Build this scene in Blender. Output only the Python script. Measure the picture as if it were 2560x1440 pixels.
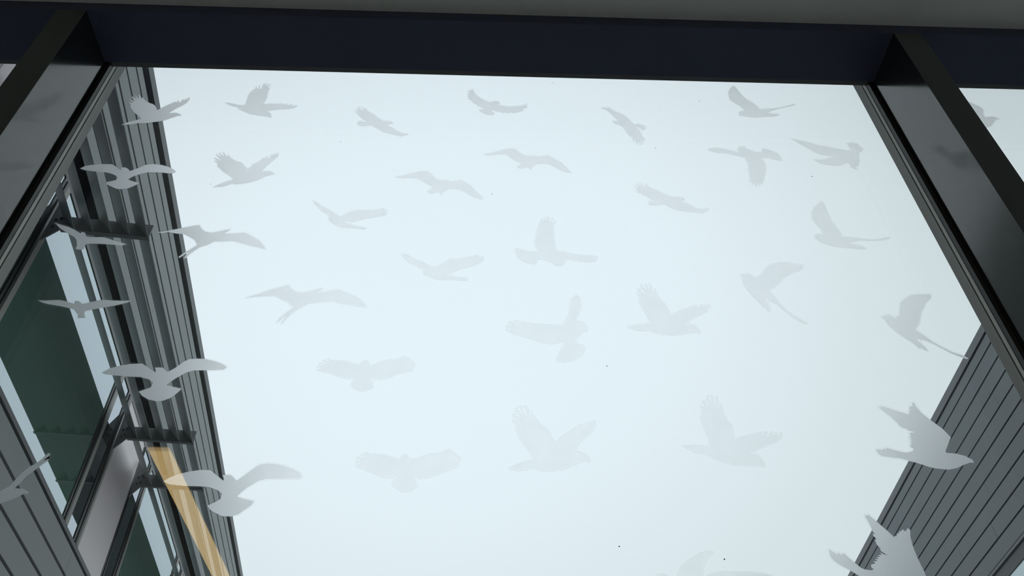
import bpy, bmesh, math, random
from mathutils import Vector, Matrix
random.seed(7)
SC = bpy.context.scene
COL = SC.collection
for o in list(bpy.data.objects): bpy.data.objects.remove(o)

# ---------------------------------------------------------------- camera
CAM = Vector((0.0, -1.25, 1.6))
cam_d = bpy.data.cameras.new('camera')
cam_d.sensor_width = 36.0
cam_d.lens = 36.0 * 2076.67 / 2560.0
cam_d.clip_start = 0.02
cam_d.clip_end = 500
cam = bpy.data.objects.new('camera', cam_d)
COL.objects.link(cam)
_r = Vector((0.99916615, -0.03809557, -0.01468791))
_u = Vector((-0.01568255, -0.69023567, 0.72341466))
_f = Vector((0.03769701, 0.7225811, 0.69025755))
m = Matrix((( _r.x, _u.x, -_f.x, CAM.x), (_r.y, _u.y, -_f.y, CAM.y), (_r.z, _u.z, -_f.z, CAM.z), (0, 0, 0, 1)))
cam.matrix_world = m
SC.camera = cam

# ---------------------------------------------------------------- overcast sky
W = bpy.data.worlds.new('overcast_sky')
SC.world = W
W.use_nodes = True
nt = W.node_tree
nt.nodes.clear()
wo = nt.nodes.new('ShaderNodeOutputWorld')
bg = nt.nodes.new('ShaderNodeBackground')
tc = nt.nodes.new('ShaderNodeTexCoord')
dot = nt.nodes.new('ShaderNodeVectorMath'); dot.operation = 'DOT_PRODUCT'
nrm = nt.nodes.new('ShaderNodeVectorMath'); nrm.operation = 'NORMALIZE'
GLOW = Vector((-0.03, 0.72, 0.72)).normalized()      # where the hidden sun brightens the cloud
dot.inputs[1].default_value = GLOW
mr = nt.nodes.new('ShaderNodeMapRange'); mr.interpolation_type = 'SMOOTHSTEP'
mr.inputs['From Min'].default_value = 0.83
mr.inputs['From Max'].default_value = 1.0
nz = nt.nodes.new('ShaderNodeTexNoise'); nz.inputs['Scale'].default_value = 2.0; nz.inputs['Detail'].default_value = 3
ramp = nt.nodes.new('ShaderNodeMix'); ramp.data_type = 'RGBA'
ramp.inputs['A'].default_value = (0.70, 0.775, 0.80, 1)
ramp.inputs['B'].default_value = (0.86, 0.945, 1.01, 1)
ad = nt.nodes.new('ShaderNodeMath'); ad.operation = 'MULTIPLY_ADD'; ad.inputs[1].default_value = 0.10; ad.inputs[2].default_value = -0.05
ad2 = nt.nodes.new('ShaderNodeMath'); ad2.operation = 'ADD'; ad2.use_clamp = True
L_ = nt.links.new
L_(tc.outputs['Generated'], nrm.inputs[0]); L_(nrm.outputs[0], dot.inputs[0]); L_(dot.outputs['Value'], mr.inputs['Value'])
L_(nrm.outputs[0], nz.inputs['Vector']); L_(nz.outputs['Fac'], ad.inputs[0])
L_(mr.outputs['Result'], ad2.inputs[0]); L_(ad.outputs[0], ad2.inputs[1])
L_(ad2.outputs[0], ramp.inputs['Factor']); L_(ramp.outputs['Result'], bg.inputs['Color'])
bg.inputs['Strength'].default_value = 1.27
L_(bg.outputs[0], wo.inputs[0])

SC.view_settings.view_transform = 'Standard'
SC.view_settings.look = 'None'
SC.view_settings.exposure = 0.0
SC.view_settings.gamma = 1.0
SC.view_settings.use_curve_mapping = False

# ---------------------------------------------------------------- materials
def new_mat(name):
    mt = bpy.data.materials.new(name); mt.use_nodes = True
    n = mt.node_tree.nodes; n.clear()
    out = n.new('ShaderNodeOutputMaterial')
    return mt, mt.node_tree, n, out

def paint(name, col, rough=0.5, metal=0.0, var=0.06, scale=6.0, ior=1.5, bump=0.0, bscale=200.0, stretch=None):
    mt, t, n, out = new_mat(name)
    p = n.new('ShaderNodeBsdfPrincipled')
    p.inputs['Roughness'].default_value = rough
    p.inputs['Metallic'].default_value = metal
    p.inputs['IOR'].default_value = ior
    c = n.new('ShaderNodeTexCoord'); mp = n.new('ShaderNodeMapping')
    if stretch: mp.inputs['Scale'].default_value = stretch
    t.links.new(c.outputs['Object'], mp.inputs['Vector'])
    nn = n.new('ShaderNodeTexNoise'); nn.inputs['Scale'].default_value = scale; nn.inputs['Detail'].default_value = 4
    t.links.new(mp.outputs[0], nn.inputs['Vector'])
    mx = n.new('ShaderNodeMix'); mx.data_type = 'RGBA'
    mx.inputs['A'].default_value = tuple(v * (1 - var) for v in col) + (1,)
    mx.inputs['B'].default_value = tuple(min(1, v * (1 + var)) for v in col) + (1,)
    t.links.new(nn.outputs['Fac'], mx.inputs['Factor'])
    t.links.new(mx.outputs['Result'], p.inputs['Base Color'])
    if bump:
        n2 = n.new('ShaderNodeTexNoise'); n2.inputs['Scale'].default_value = bscale
        t.links.new(c.outputs['Object'], n2.inputs['Vector'])
        b = n.new('ShaderNodeBump'); b.inputs['Strength'].default_value = bump; b.inputs['Distance'].default_value = 0.002
        t.links.new(n2.outputs['Fac'], b.inputs['Height']); t.links.new(b.outputs[0], p.inputs['Normal'])
    t.links.new(p.outputs[0], out.inputs[0])
    return mt

def clear_glass(name, tint=(0.965, 0.975, 0.975), ior=1.42):
    mt, t, n, out = new_mat(name)
    tr = n.new('ShaderNodeBsdfTransparent'); tr.inputs[0].default_value = tint + (1,)
    gl = n.new('ShaderNodeBsdfGlossy'); gl.inputs['Roughness'].default_value = 0.0
    lw = n.new('ShaderNodeLayerWeight'); lw.inputs['Blend'].default_value = 0.5      # Schlick reflectance of one face
    pw = n.new('ShaderNodeMath'); pw.operation = 'POWER'; pw.inputs[1].default_value = 5.0
    fr = n.new('ShaderNodeMath'); fr.operation = 'MULTIPLY_ADD'; fr.inputs[1].default_value = 0.96; fr.inputs[2].default_value = 0.038
    t.links.new(lw.outputs['Facing'], pw.inputs[0]); t.links.new(pw.outputs[0], fr.inputs[0])
    nn = n.new('ShaderNodeTexNoise'); nn.inputs['Scale'].default_value = 1.2     # faint dirt film
    mp = n.new('ShaderNodeMapRange'); mp.inputs['To Min'].default_value = 0.97; mp.inputs['To Max'].default_value = 1.0
    mul = n.new('ShaderNodeMix'); mul.data_type = 'RGBA'; mul.blend_type = 'MULTIPLY'; mul.inputs['Factor'].default_value = 1.0
    mul.inputs['A'].default_value = tint + (1,)
    t.links.new(nn.outputs['Fac'], mp.inputs['Value']); t.links.new(mp.outputs[0], mul.inputs['B'])
    t.links.new(mul.outputs['Result'], tr.inputs[0])
    ms = n.new('ShaderNodeMixShader')
    t.links.new(fr.outputs[0], ms.inputs[0]); t.links.new(tr.outputs[0], ms.inputs[1]); t.links.new(gl.outputs[0], ms.inputs[2])
    t.links.new(ms.outputs[0], out.inputs[0])
    return mt

def mirror_glass(name, gloss, body, fac, rough=0.01):
    mt, t, n, out = new_mat(name)
    gl = n.new('ShaderNodeBsdfGlossy'); gl.inputs[0].default_value = gloss + (1,); gl.inputs['Roughness'].default_value = rough
    df = n.new('ShaderNodeBsdfDiffuse')
    nn = n.new('ShaderNodeTexNoise'); nn.inputs['Scale'].default_value = 1.5
    mx = n.new('ShaderNodeMix'); mx.data_type = 'RGBA'
    mx.inputs['A'].default_value = tuple(v * 0.9 for v in body) + (1,); mx.inputs['B'].default_value = tuple(v * 1.1 for v in body) + (1,)
    t.links.new(nn.outputs['Fac'], mx.inputs['Factor']); t.links.new(mx.outputs['Result'], df.inputs[0])
    ms = n.new('ShaderNodeMixShader'); ms.inputs[0].default_value = fac
    t.links.new(df.outputs[0], ms.inputs[1]); t.links.new(gl.outputs[0], ms.inputs[2]); t.links.new(ms.outputs[0], out.inputs[0])
    return mt

def frosted_film(name):
    mt, t, n, out = new_mat(name)
    rf = n.new('ShaderNodeBsdfGlass'); rf.distribution = 'MULTI_GGX'; rf.inputs['Roughness'].default_value = 0.45; rf.inputs['IOR'].default_value = 1.25
    nn = n.new('ShaderNodeTexNoise'); nn.inputs['Scale'].default_value = 35.0; nn.inputs['Detail'].default_value = 5
    mx = n.new('ShaderNodeMix'); mx.data_type = 'RGBA'
    mx.inputs['A'].default_value = (1.06, 1.06, 1.06, 1); mx.inputs['B'].default_value = (1.13, 1.12, 1.12, 1)
    c = n.new('ShaderNodeTexCoord'); t.links.new(c.outputs['Object'], nn.inputs['Vector'])
    t.links.new(nn.outputs['Fac'], mx.inputs['Factor']); t.links.new(mx.outputs['Result'], rf.inputs[0])
    tl = n.new('ShaderNodeBsdfTranslucent'); tl.inputs[0].default_value = (0.9, 0.9, 0.9, 1)
    ms = n.new('ShaderNodeMixShader'); ms.inputs[0].default_value = 0.12
    t.links.new(rf.outputs[0], ms.inputs[1]); t.links.new(tl.outputs[0], ms.inputs[2])
    t.links.new(ms.outputs[0], out.inputs[0])
    return mt

def film_edge(name):
    mt, t, n, out = new_mat(name)
    tr = n.new('ShaderNodeBsdfTransparent'); tr.inputs[0].default_value = (0.97, 0.97, 0.97, 1)
    tl = n.new('ShaderNodeBsdfTranslucent'); tl.inputs[0].default_value = (0.75, 0.77, 0.8, 1)
    nn = n.new('ShaderNodeTexNoise'); nn.inputs['Scale'].default_value = 60.0
    mp = n.new('ShaderNodeMapRange'); mp.inputs['To Min'].default_value = 0.05; mp.inputs['To Max'].default_value = 0.35
    t.links.new(nn.outputs['Fac'], mp.inputs['Value'])
    ms = n.new('ShaderNodeMixShader')
    t.links.new(mp.outputs[0], ms.inputs[0]); t.links.new(tr.outputs[0], ms.inputs[1]); t.links.new(tl.outputs[0], ms.inputs[2])
    t.links.new(ms.outputs[0], out.inputs[0])
    return mt

def glow(name, col, strength):
    mt, t, n, out = new_mat(name)
    e = n.new('ShaderNodeEmission'); e.inputs[0].default_value = col + (1,); e.inputs[1].default_value = strength
    t.links.new(e.outputs[0], out.inputs[0])
    return mt

M = {
    'frame': paint('frame_paint', (0.010, 0.0125, 0.013), rough=0.13, var=0.25, scale=3.0, ior=1.9),
    'beam': paint('beam_paint', (0.055, 0.062, 0.120), rough=0.55, var=0.15, scale=3.0),
    'bead': paint('bead_paint', (0.045, 0.045, 0.045), rough=0.45),
    'head_bead': paint('head_bead_paint', (0.13, 0.13, 0.14), rough=0.5),
    'rubber': paint('gasket_rubber', (0.006, 0.006, 0.008), rough=0.7),
    'spacer': paint('spacer_metal', (0.85, 0.83, 0.75), rough=0.5, var=0.12, scale=420.0),
    'cap': paint('cap_paint', (0.44, 0.43, 0.395), rough=0.5, var=0.12, stretch=(6, 6, 0.5)),
    'glass': clear_glass('window_glass'),
    'film': frosted_film('frosted_film'),
    'film_edge': film_edge('film_edge'),
    'speck': paint('dirt', (0.02, 0.02, 0.02), rough=0.9),
    'ceiling': paint('ceiling_plaster', (0.82, 0.83, 0.80), rough=0.9, var=0.03, bump=0.2),
    'wall': paint('wall_plaster', (0.82, 0.82, 0.80), rough=0.9, var=0.03, bump=0.2),
    'floor': paint('floor_concrete', (0.58, 0.57, 0.54), rough=0.5, var=0.08, scale=2.0),
    'siding': paint('siding_board', (0.31, 0.325, 0.325), rough=0.6, var=0.10, scale=1.8, bump=0.15, bscale=90),
    'siding_right': paint('siding_board_dark', (0.165, 0.18, 0.19), rough=0.6, var=0.10, scale=1.8, bump=0.15, bscale=90),
    'groove': paint('groove_and_shade_black', (0.005, 0.0055, 0.007), rough=0.95, ior=1.05),  # near-black joint backing, also paints the shade in the recess over the windows
    'trim': paint('trim_metal', (0.13, 0.135, 0.145), rough=0.5, var=0.05),
    'mullion': paint('mullion_paint', (0.012, 0.013, 0.016), rough=0.35),
    'reveal': paint('reveal_metal', (0.36, 0.35, 0.32), rough=0.5),
    'shade': paint('sunshade_metal', (0.29, 0.32, 0.32), rough=0.45, var=0.04),
    'bracket': paint('bracket_metal', (0.16, 0.163, 0.175), rough=0.45, var=0.05),
    'bolt': paint('bolt_steel', (0.03, 0.03, 0.035), rough=0.3, metal=0.6),
    'panel': paint('spandrel_metal', (0.86, 0.75, 0.77), rough=0.35, metal=0.0, var=0.03),
    'mirror': mirror_glass('facade_glass', (0.74, 0.79, 0.85), (0.12, 0.26, 0.18), 0.62),
    'mirror_dark': mirror_glass('facade_glass_dark', (0.74, 0.79, 0.85), (0.01, 0.012, 0.013), 0.66),
    'paving': paint('paving', (0.45, 0.45, 0.44), rough=0.9, var=0.15, scale=2.0),
    'lamp_body': paint('lamp_body', (0.6, 0.6, 0.58), rough=0.4),
    'lamp': glow('lamp_diffuser', (1.0, 0.69, 0.30), 3.6),
}

# ---------------------------------------------------------------- helpers
def mesh_obj(name, verts, faces, mat, parent=None, smooth=False):
    me = bpy.data.meshes.new(name)
    me.from_pydata([tuple(v) for v in verts], [], faces)
    bm = bmesh.new(); bm.from_mesh(me); bmesh.ops.recalc_face_normals(bm, faces=bm.faces); bm.to_mesh(me); bm.free()
    me.materials.append(mat)
    if smooth:
        for p in me.polygons: p.use_smooth = True
    o = bpy.data.objects.new(name, me); COL.objects.link(o)
    if parent: o.parent = parent
    return o

class MB:
    """collects boxes and prisms into one mesh"""
    def __init__(s, f=None): s.v = []; s.f = []; s.fn = f or (lambda a, b, c: Vector((a, b, c)))
    def box(s, a0, a1, b0, b1, c0, c1):
        i = len(s.v)
        for a in (a0, a1):
            for b_ in (b0, b1):
                for c in (c0, c1): s.v.append(s.fn(a, b_, c))
        s.f += [(i, i+1, i+3, i+2), (i+4, i+6, i+7, i+5), (i, i+4, i+5, i+1), (i+2, i+3, i+7, i+6), (i, i+2, i+6, i+4), (i+1, i+5, i+7, i+3)]
        return s
    def prism(s, a0, a1, poly):
        """poly in (b, c), extruded along a"""
        i = len(s.v); n = len(poly)
        for a in (a0, a1):
            for b_, c in poly: s.v.append(s.fn(a, b_, c))
        s.f += [tuple(range(i, i+n)), tuple(range(i+2*n-1, i+n-1, -1))]
        s.f += [(i+k, i+(k+1) % n, i+n+(k+1) % n, i+n+k) for k in range(n)]
        return s
    def rod(s, a0, a1, b, c, r, n=10):
        return s.prism(a0, a1, [(b + r*math.cos(6.2832*k/n), c + r*math.sin(6.2832*k/n)) for k in range(n)])
    def build(s, name, mat, parent=None): return mesh_obj(name, s.v, s.f, mat, parent)

def empty(name, loc=(0, 0, 0)):
    o = bpy.data.objects.new(name, None); o.location = loc; o.empty_display_size = 0.1; COL.objects.link(o); return o
def keep(o, parent):
    o.parent = parent; o.matrix_parent_inverse = parent.matrix_world.inverted()
def tag(o, label=None, cat=None, group=None, kind=None):
    if label: o['label'] = label
    if cat: o['category'] = cat
    if group: o['group'] = group
    if kind: o['kind'] = kind
    return o

SPECKS = [(0.0238, 3.1476, 0.00102), (0.253, 2.6248, 0.00094), (0.2379, 2.2425, 0.00102), (0.832, 3.2415, 0.00111), (0.6001, 3.566, 0.00094), (0.448, 3.3458, 0.00094), (0.4111, 2.2206, 0.00111), (-0.364, 3.3415, 0.00085), (0.1948, 3.6404, 0.00076), (-0.6496, 3.1639, 0.00076)]
# ================================================================ THE ROOM
XL, XR, YB = -3.31, 3.375, -4.2
ZH, ZC = 3.62, 3.66           # underside of the head beam, ceiling
MULL = [(-3.3085, -3.2335), (-1.106, -1.031), (1.0975, 1.1725), (3.3, 3.375)]
tag(MB().box(XL, XR, YB, 0.0, -0.2, 0.0).build('floor', M['floor']), kind='structure')
tag(MB().box(XL, XR, YB, -0.15, ZC, ZC + 0.3).build('ceiling', M['ceiling']), kind='structure')
tag(MB().box(XL - 0.2, XR + 0.2, YB - 0.2, YB, 0, ZC).build('wall_back', M['wall']), kind='structure')
tag(MB().box(XL - 0.2, XL, YB, 0.05, 0, ZC).build('wall_left', M['wall']), kind='structure')
tag(MB().box(XR, XR + 0.2, YB, 0.05, 0, ZC).build('wall_right', M['wall']), kind='structure')
# head beam: soffit in front of the glazing, upstand behind the ceiling edge
tag(MB().prism(XL, XR, [(-0.15, ZH), (0.0, ZH), (0.0, ZH + 0.02), (0.0215, ZH + 0.02), (0.0215, ZH + 0.6), (-0.15, ZH + 0.6)]).build('trim_1', M['beam']), kind='structure')
tag(MB().box(XL, XR, -0.15, 0.045, 0.0, 0.12).build('trim_2', M['beam']), kind='structure')
for k, (a, b_) in enumerate(MULL):
    tag(MB().box(a, b_, -0.15, 0.008, 0.12, ZH).box(a - 0.0005, b_ + 0.0005, 0.0075, 0.0425, 0.12, 3.74).build('trim_%d' % (k + 3), M['frame']), kind='structure')
# the building above and beside the glazed wall, seen from outside
tag(MB().prism(XL - 0.2, XR + 0.2, [(0.046, 3.735), (0.075, 3.735), (0.075, 4.20), (0.30, 4.20), (0.30, 7.6), (0.046, 7.6)]).build('wall_front', M['siding_right']), kind='structure')

def bars(xl, xr, z0, z1, w, y0, y1):
    mb = MB()
    mb.box(xl, xl + w, y0, y1, z0, z1).box(xr - w, xr, y0, y1, z0, z1)
    mb.box(xl + w, xr - w, y0, y1, z1 - w, z1).box(xl + w, xr - w, y0, y1, z0, z0 + w)
    return mb
def side_bars(xl, xr, z0, z1, w, y0, y1):
    return MB().box(xl, xl + w, y0, y1, z0, z1).box(xr - w, xr, y0, y1, z0, z1)

z0, z1 = 0.12, 3.740
for k in range(3):
    xl, xr = MULL[k][1], MULL[k + 1][0]
    w_ = tag(bars(xl - 0.005, xr + 0.005, z0, z1, 0.0125, 0.043, 0.072).build('window_%d' % (k + 1), M['cap']), kind='structure')
    side_bars(xl, xr, z0, ZH + 0.012, 0.011, 0.010, 0.0215).build('glazing_bead', M['bead'], w_)
    MB().box(xl, xr, 0.0003, 0.0214, ZH + 0.0125, ZH + 0.0198).build('head_bead', M['head_bead'], w_)
    side_bars(xl, xr, z0, z1, 0.0108, 0.0217, 0.0238).build('gasket', M['rubber'], w_)
    side_bars(xl, xr, z0, z1, 0.0077, 0.0285, 0.0384).build('spacer_bar', M['spacer'], w_)
    MB().box(xl + 0.001, xr - 0.001, 0.024, 0.028, z0, z1 - 0.0005).build('inner_pane', M['glass'], w_)
    MB().box(xl + 0.001, xr - 0.001, 0.0388, 0.0428, z0, z1 - 0.0005).build('outer_pane', M['glass'], w_)
    if k == 1:
        sp = MB()
        for sx, sz, r in SPECKS: sp.box(sx - r, sx + r, 0.0429, 0.0433, sz - r, sz + r)
        tag(sp.build('dirt_specks', M['speck'], w_), kind='stuff')

# ceiling lamp, reflected in the glass as a warm streak
lamp = empty('linear_lamp', (-1.40, -2.9, ZC))
tag(lamp, 'slim warm yellow ceiling lamp, seen only as a slanting streak mirrored in the glass', 'lamp')
bpy.context.view_layer.update()
keep(MB().box(-1.455, -1.345, -3.95, -1.86, ZC - 0.030, ZC).build('housing', M['lamp_body']), lamp)
keep(MB().box(-1.447, -1.353, -3.94, -1.87, ZC - 0.034, ZC - 0.0302).build('diffuser', M['lamp']), lamp)

# ================================================================ OUTSIDE
tag(MB().box(-14, 18, 0.30, 40, -0.2, 0.0).build('ground', M['paving']), kind='structure')

AL, AR = math.radians(-6.65712), math.radians(5.6124)
C0 = Vector((0, -1.25, 0))
dL = Vector((math.sin(AL), math.cos(AL), 0)); nL = Vector((math.cos(AL), -math.sin(AL), 0))
dR = Vector((math.sin(AR), math.cos(AR), 0)); nR = Vector((-math.cos(AR), math.sin(AR), 0))
PL = lambda s, o, z: C0 + dL * s + nL * (o - 2.35) + Vector((0, 0, z))
PR = lambda s, o, z: C0 + dR * s + nR * (o - 5.0) + Vector((0, 0, z))

def boards(fn, s0, s1, edges, gap=0.020, thick=0.022, seam=2.9, top_gap=None):
    """horizontal cladding boards between consecutive heights; staggered butt joints"""
    mb = MB(fn)
    for i in range(len(edges) - 1):
        za, zb = edges[i], edges[i + 1]
        s = s0; nxt = s0 + seam * random.uniform(0.2, 1.0)
        while s < s1:
            e = min(nxt, s1)
            j = random.uniform(-0.0012, 0.0012); t = random.uniform(-0.002, 0.0)
            # lapped section: bottom lip thrown a little forward of the top
            mb.prism(s + 0.0015, e - 0.0015, [(-thick, za + gap*0.5 + j), (t, za + gap*0.5 + j), (t, zb - gap*0.5 - 0.004), (t - 0.004, zb - gap*0.5), (-thick, zb - gap*0.5)])
            s = e; nxt = e + seam * random.uniform(0.75, 1.15)
    return mb
def steps(a, b_, p):
    r = [a]
    while r[-1] + p < b_ + 1e-6: r.append(r[-1] + p)
    return r

# ---- building on the left, its long facade runs away from the window
S0, S1 = 1.85, 17.0
bl = empty('building', PL(S0, -3, 0)); bpy.context.view_layer.update()
tag(bl, 'dark grey clad building on the left with mirroring windows under a louvred sunshade', 'building')
def pl_(mb, name, mat): o = mb.build(name, mat); keep(o, bl); return o
pl_(MB(PL).box(S0, S1, -7.0, -0.06, 0.0, 7.80), 'wall', M['groove'])
pl_(boards(PL, S0, S1, [6.4175, 6.591, 6.784, 6.977, 7.170, 7.362, 7.555, 7.690], gap=0.026, thick=0.05), 'siding', M['siding'])
pl_(boards(PL, S0, S1, [4.585 - 0.196 * k for k in range(23, 0, -1)] + [4.585], gap=0.022, thick=0.05), 'siding', M['siding'])
pl_(MB(PL).prism(S0, S1, [(-7.05, 7.80), (-0.055, 7.757), (0.018, 7.757), (0.018, 7.865), (-7.05, 7.90)]), 'coping', M['trim'])
pl_(MB(PL).box(S0, S1, -0.058, 0.004, 4.592, 4.627), 'sill_trim', M['trim'])
pl_(MB(PL).box(S0, S1, -0.058, 0.006, 6.018, 6.060), 'head_trim', M['mullion'])
pl_(MB(PL).box(S0, S1, -0.059, -0.045, 6.060, 6.43), 'recess_shade', M['groove'])  # near-black sheet, its colour stands in for deep shade behind the blades
ZG0, ZG1 = 4.627, 6.018
def mullion(s0, s1, s2=None, b_=0.006):
    o = pl_(MB(PL).box(s0, s1, -0.05, b_, ZG0, ZG1).box(s0 + 0.45*(s1-s0), s0 + 0.55*(s1-s0), b_, b_ + 0.006, ZG0, ZG1), 'mullion', M['mullion'])
    if s2:
        r = MB(PL).box(s1 + 0.001, s2, -0.05, 0.006, ZG0, ZG1).build('reveal', M['reveal']); keep(r, bl)
        bpy.context.view_layer.update(); r.parent = o; r.matrix_parent_inverse = o.matrix_world.inverted()
def pane(s0, s1): pl_(MB(PL).box(s0, s1, -0.03, 0.0, ZG0, ZG1), 'window_pane', M['mirror'] if s1 - s0 > 0.4 else M['mirror_dark'])
def pink(s0, s1): pl_(MB(PL).box(s0, s1, -0.03, 0.002, ZG0, ZG1), 'spandrel_panel', M['panel'])
pane(S0, 2.33); mullion(2.33, 2.42); pane(2.42, 2.72); mullion(2.72, 2.83, 2.87)
pink(2.87, 3.56); mullion(3.56, 3.62); pane(3.62, 3.921)
mullion(3.921, 3.995, 4.05); pane(4.05, 5.970)
mullion(5.970, 6.055, 6.115); pane(6.115, 6.322); mullion(6.322, 6.426, 6.468)
pink(6.468, 7.187); mullion(7.187, 7.258); pane(7.258, 7.493); mullion(7.493, 7.590, 7.625)
pane(7.625, 9.466); mullion(9.466, 9.56, 9.62); pane(9.62, 9.82); mullion(9.82, 9.92, 9.96)
pink(9.96, 10.68); mullion(10.68, 10.75); pane(10.75, 10.98); mullion(10.98, 11.08, 11.12)
pane(11.12, 12.96); mullion(12.96, 13.05, 13.11); pane(13.11, S1)

# ---- sunshade in front of the windows: brackets and five tilted blades
sh = empty('sunshade', PL(4.0, 0, 5.586)); bpy.context.view_layer.update()
tag(sh, 'grey metal sunshade of long tilted louvre blades on bolted brackets, left building', 'sunshade')
ZB, ZT = 5.586, 5.703
for s in (3.982, 6.397, 7.178, 9.56, 11.98):
    br = MB(PL).prism(s - 0.006, s + 0.006, [(0.018, 5.47), (0.10, ZB), (0.645, ZB), (0.645, ZT), (0.085, ZT), (0.018, 5.84)])
    br.box(s - 0.012, s + 0.020, 0.10, 0.648, ZB - 0.005, ZB - 0.0002)
    bo = br.build('bracket', M['bracket']); keep(bo, sh); bpy.context.view_layer.update()
    for (o_, z_) in ((0.050, 5.60), (0.078, 5.615), (0.050, 5.665), (0.078, 5.68)):
        q = MB(lambda a, b_, c: PL(a, b_, c)).rod(s - 0.016, s - 0.006, o_, z_, 0.0075).build('bolt', M['bolt'])
        keep(q, bo)
for k in range(5):
    oi, oo = 0.0776 + 0.1128 * k, 0.188 + 0.1128 * k
    keep(MB(PL).prism(2.0, 12.2, [(oi, ZT), (oo, ZB), (oo + 0.004, ZB + 0.004), (oi + 0.004, ZT + 0.004)]).build('blade', M['shade']), sh)

# ---- building on the right
br_ = empty('building', PR(2.1, -3, 0)); bpy.context.view_layer.update()
tag(br_, 'slate grey board clad building on the right, plain boards up to its roof edge', 'building')
def pr_(mb, name, mat): o = mb.build(name, mat); keep(o, br_); return o
R0, R1 = 2.15, 24.0
pr_(MB(PR).box(R0, R1, -7, -0.06, 0, 7.70), 'wall', M['groove'])
pr_(boards(PR, R0, R1, [5.735, 5.930, 6.130, 6.323, 6.517, 6.712, 6.906, 7.100, 7.295, 7.490, 7.630], gap=0.017, thick=0.05), 'siding', M['siding_right'])
pr_(MB(PR).prism(R0, R1, [(-7.05, 7.70), (-0.055, 7.640), (0.012, 7.640), (0.012, 7.742), (-7.05, 7.78)]), 'coping', M['trim'])
pr_(MB(PR).box(R0, R1, -0.058, 0.004, 5.700, 5.730), 'base_trim', M['siding_right'])
pr_(MB(PR).box(R0, R1, -0.059, -0.015, 5.560, 5.700), 'head_trim', M['mullion'])
pr_(MB(PR).box(R0, R1, -0.059, -0.025, 4.2, 5.560), 'window_pane', M['mirror'])
pr_(boards(PR, R0, R1, [0.105 + 0.195 * k for k in range(22)], gap=0.017, thick=0.05), 'siding', M['siding_right'])

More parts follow.
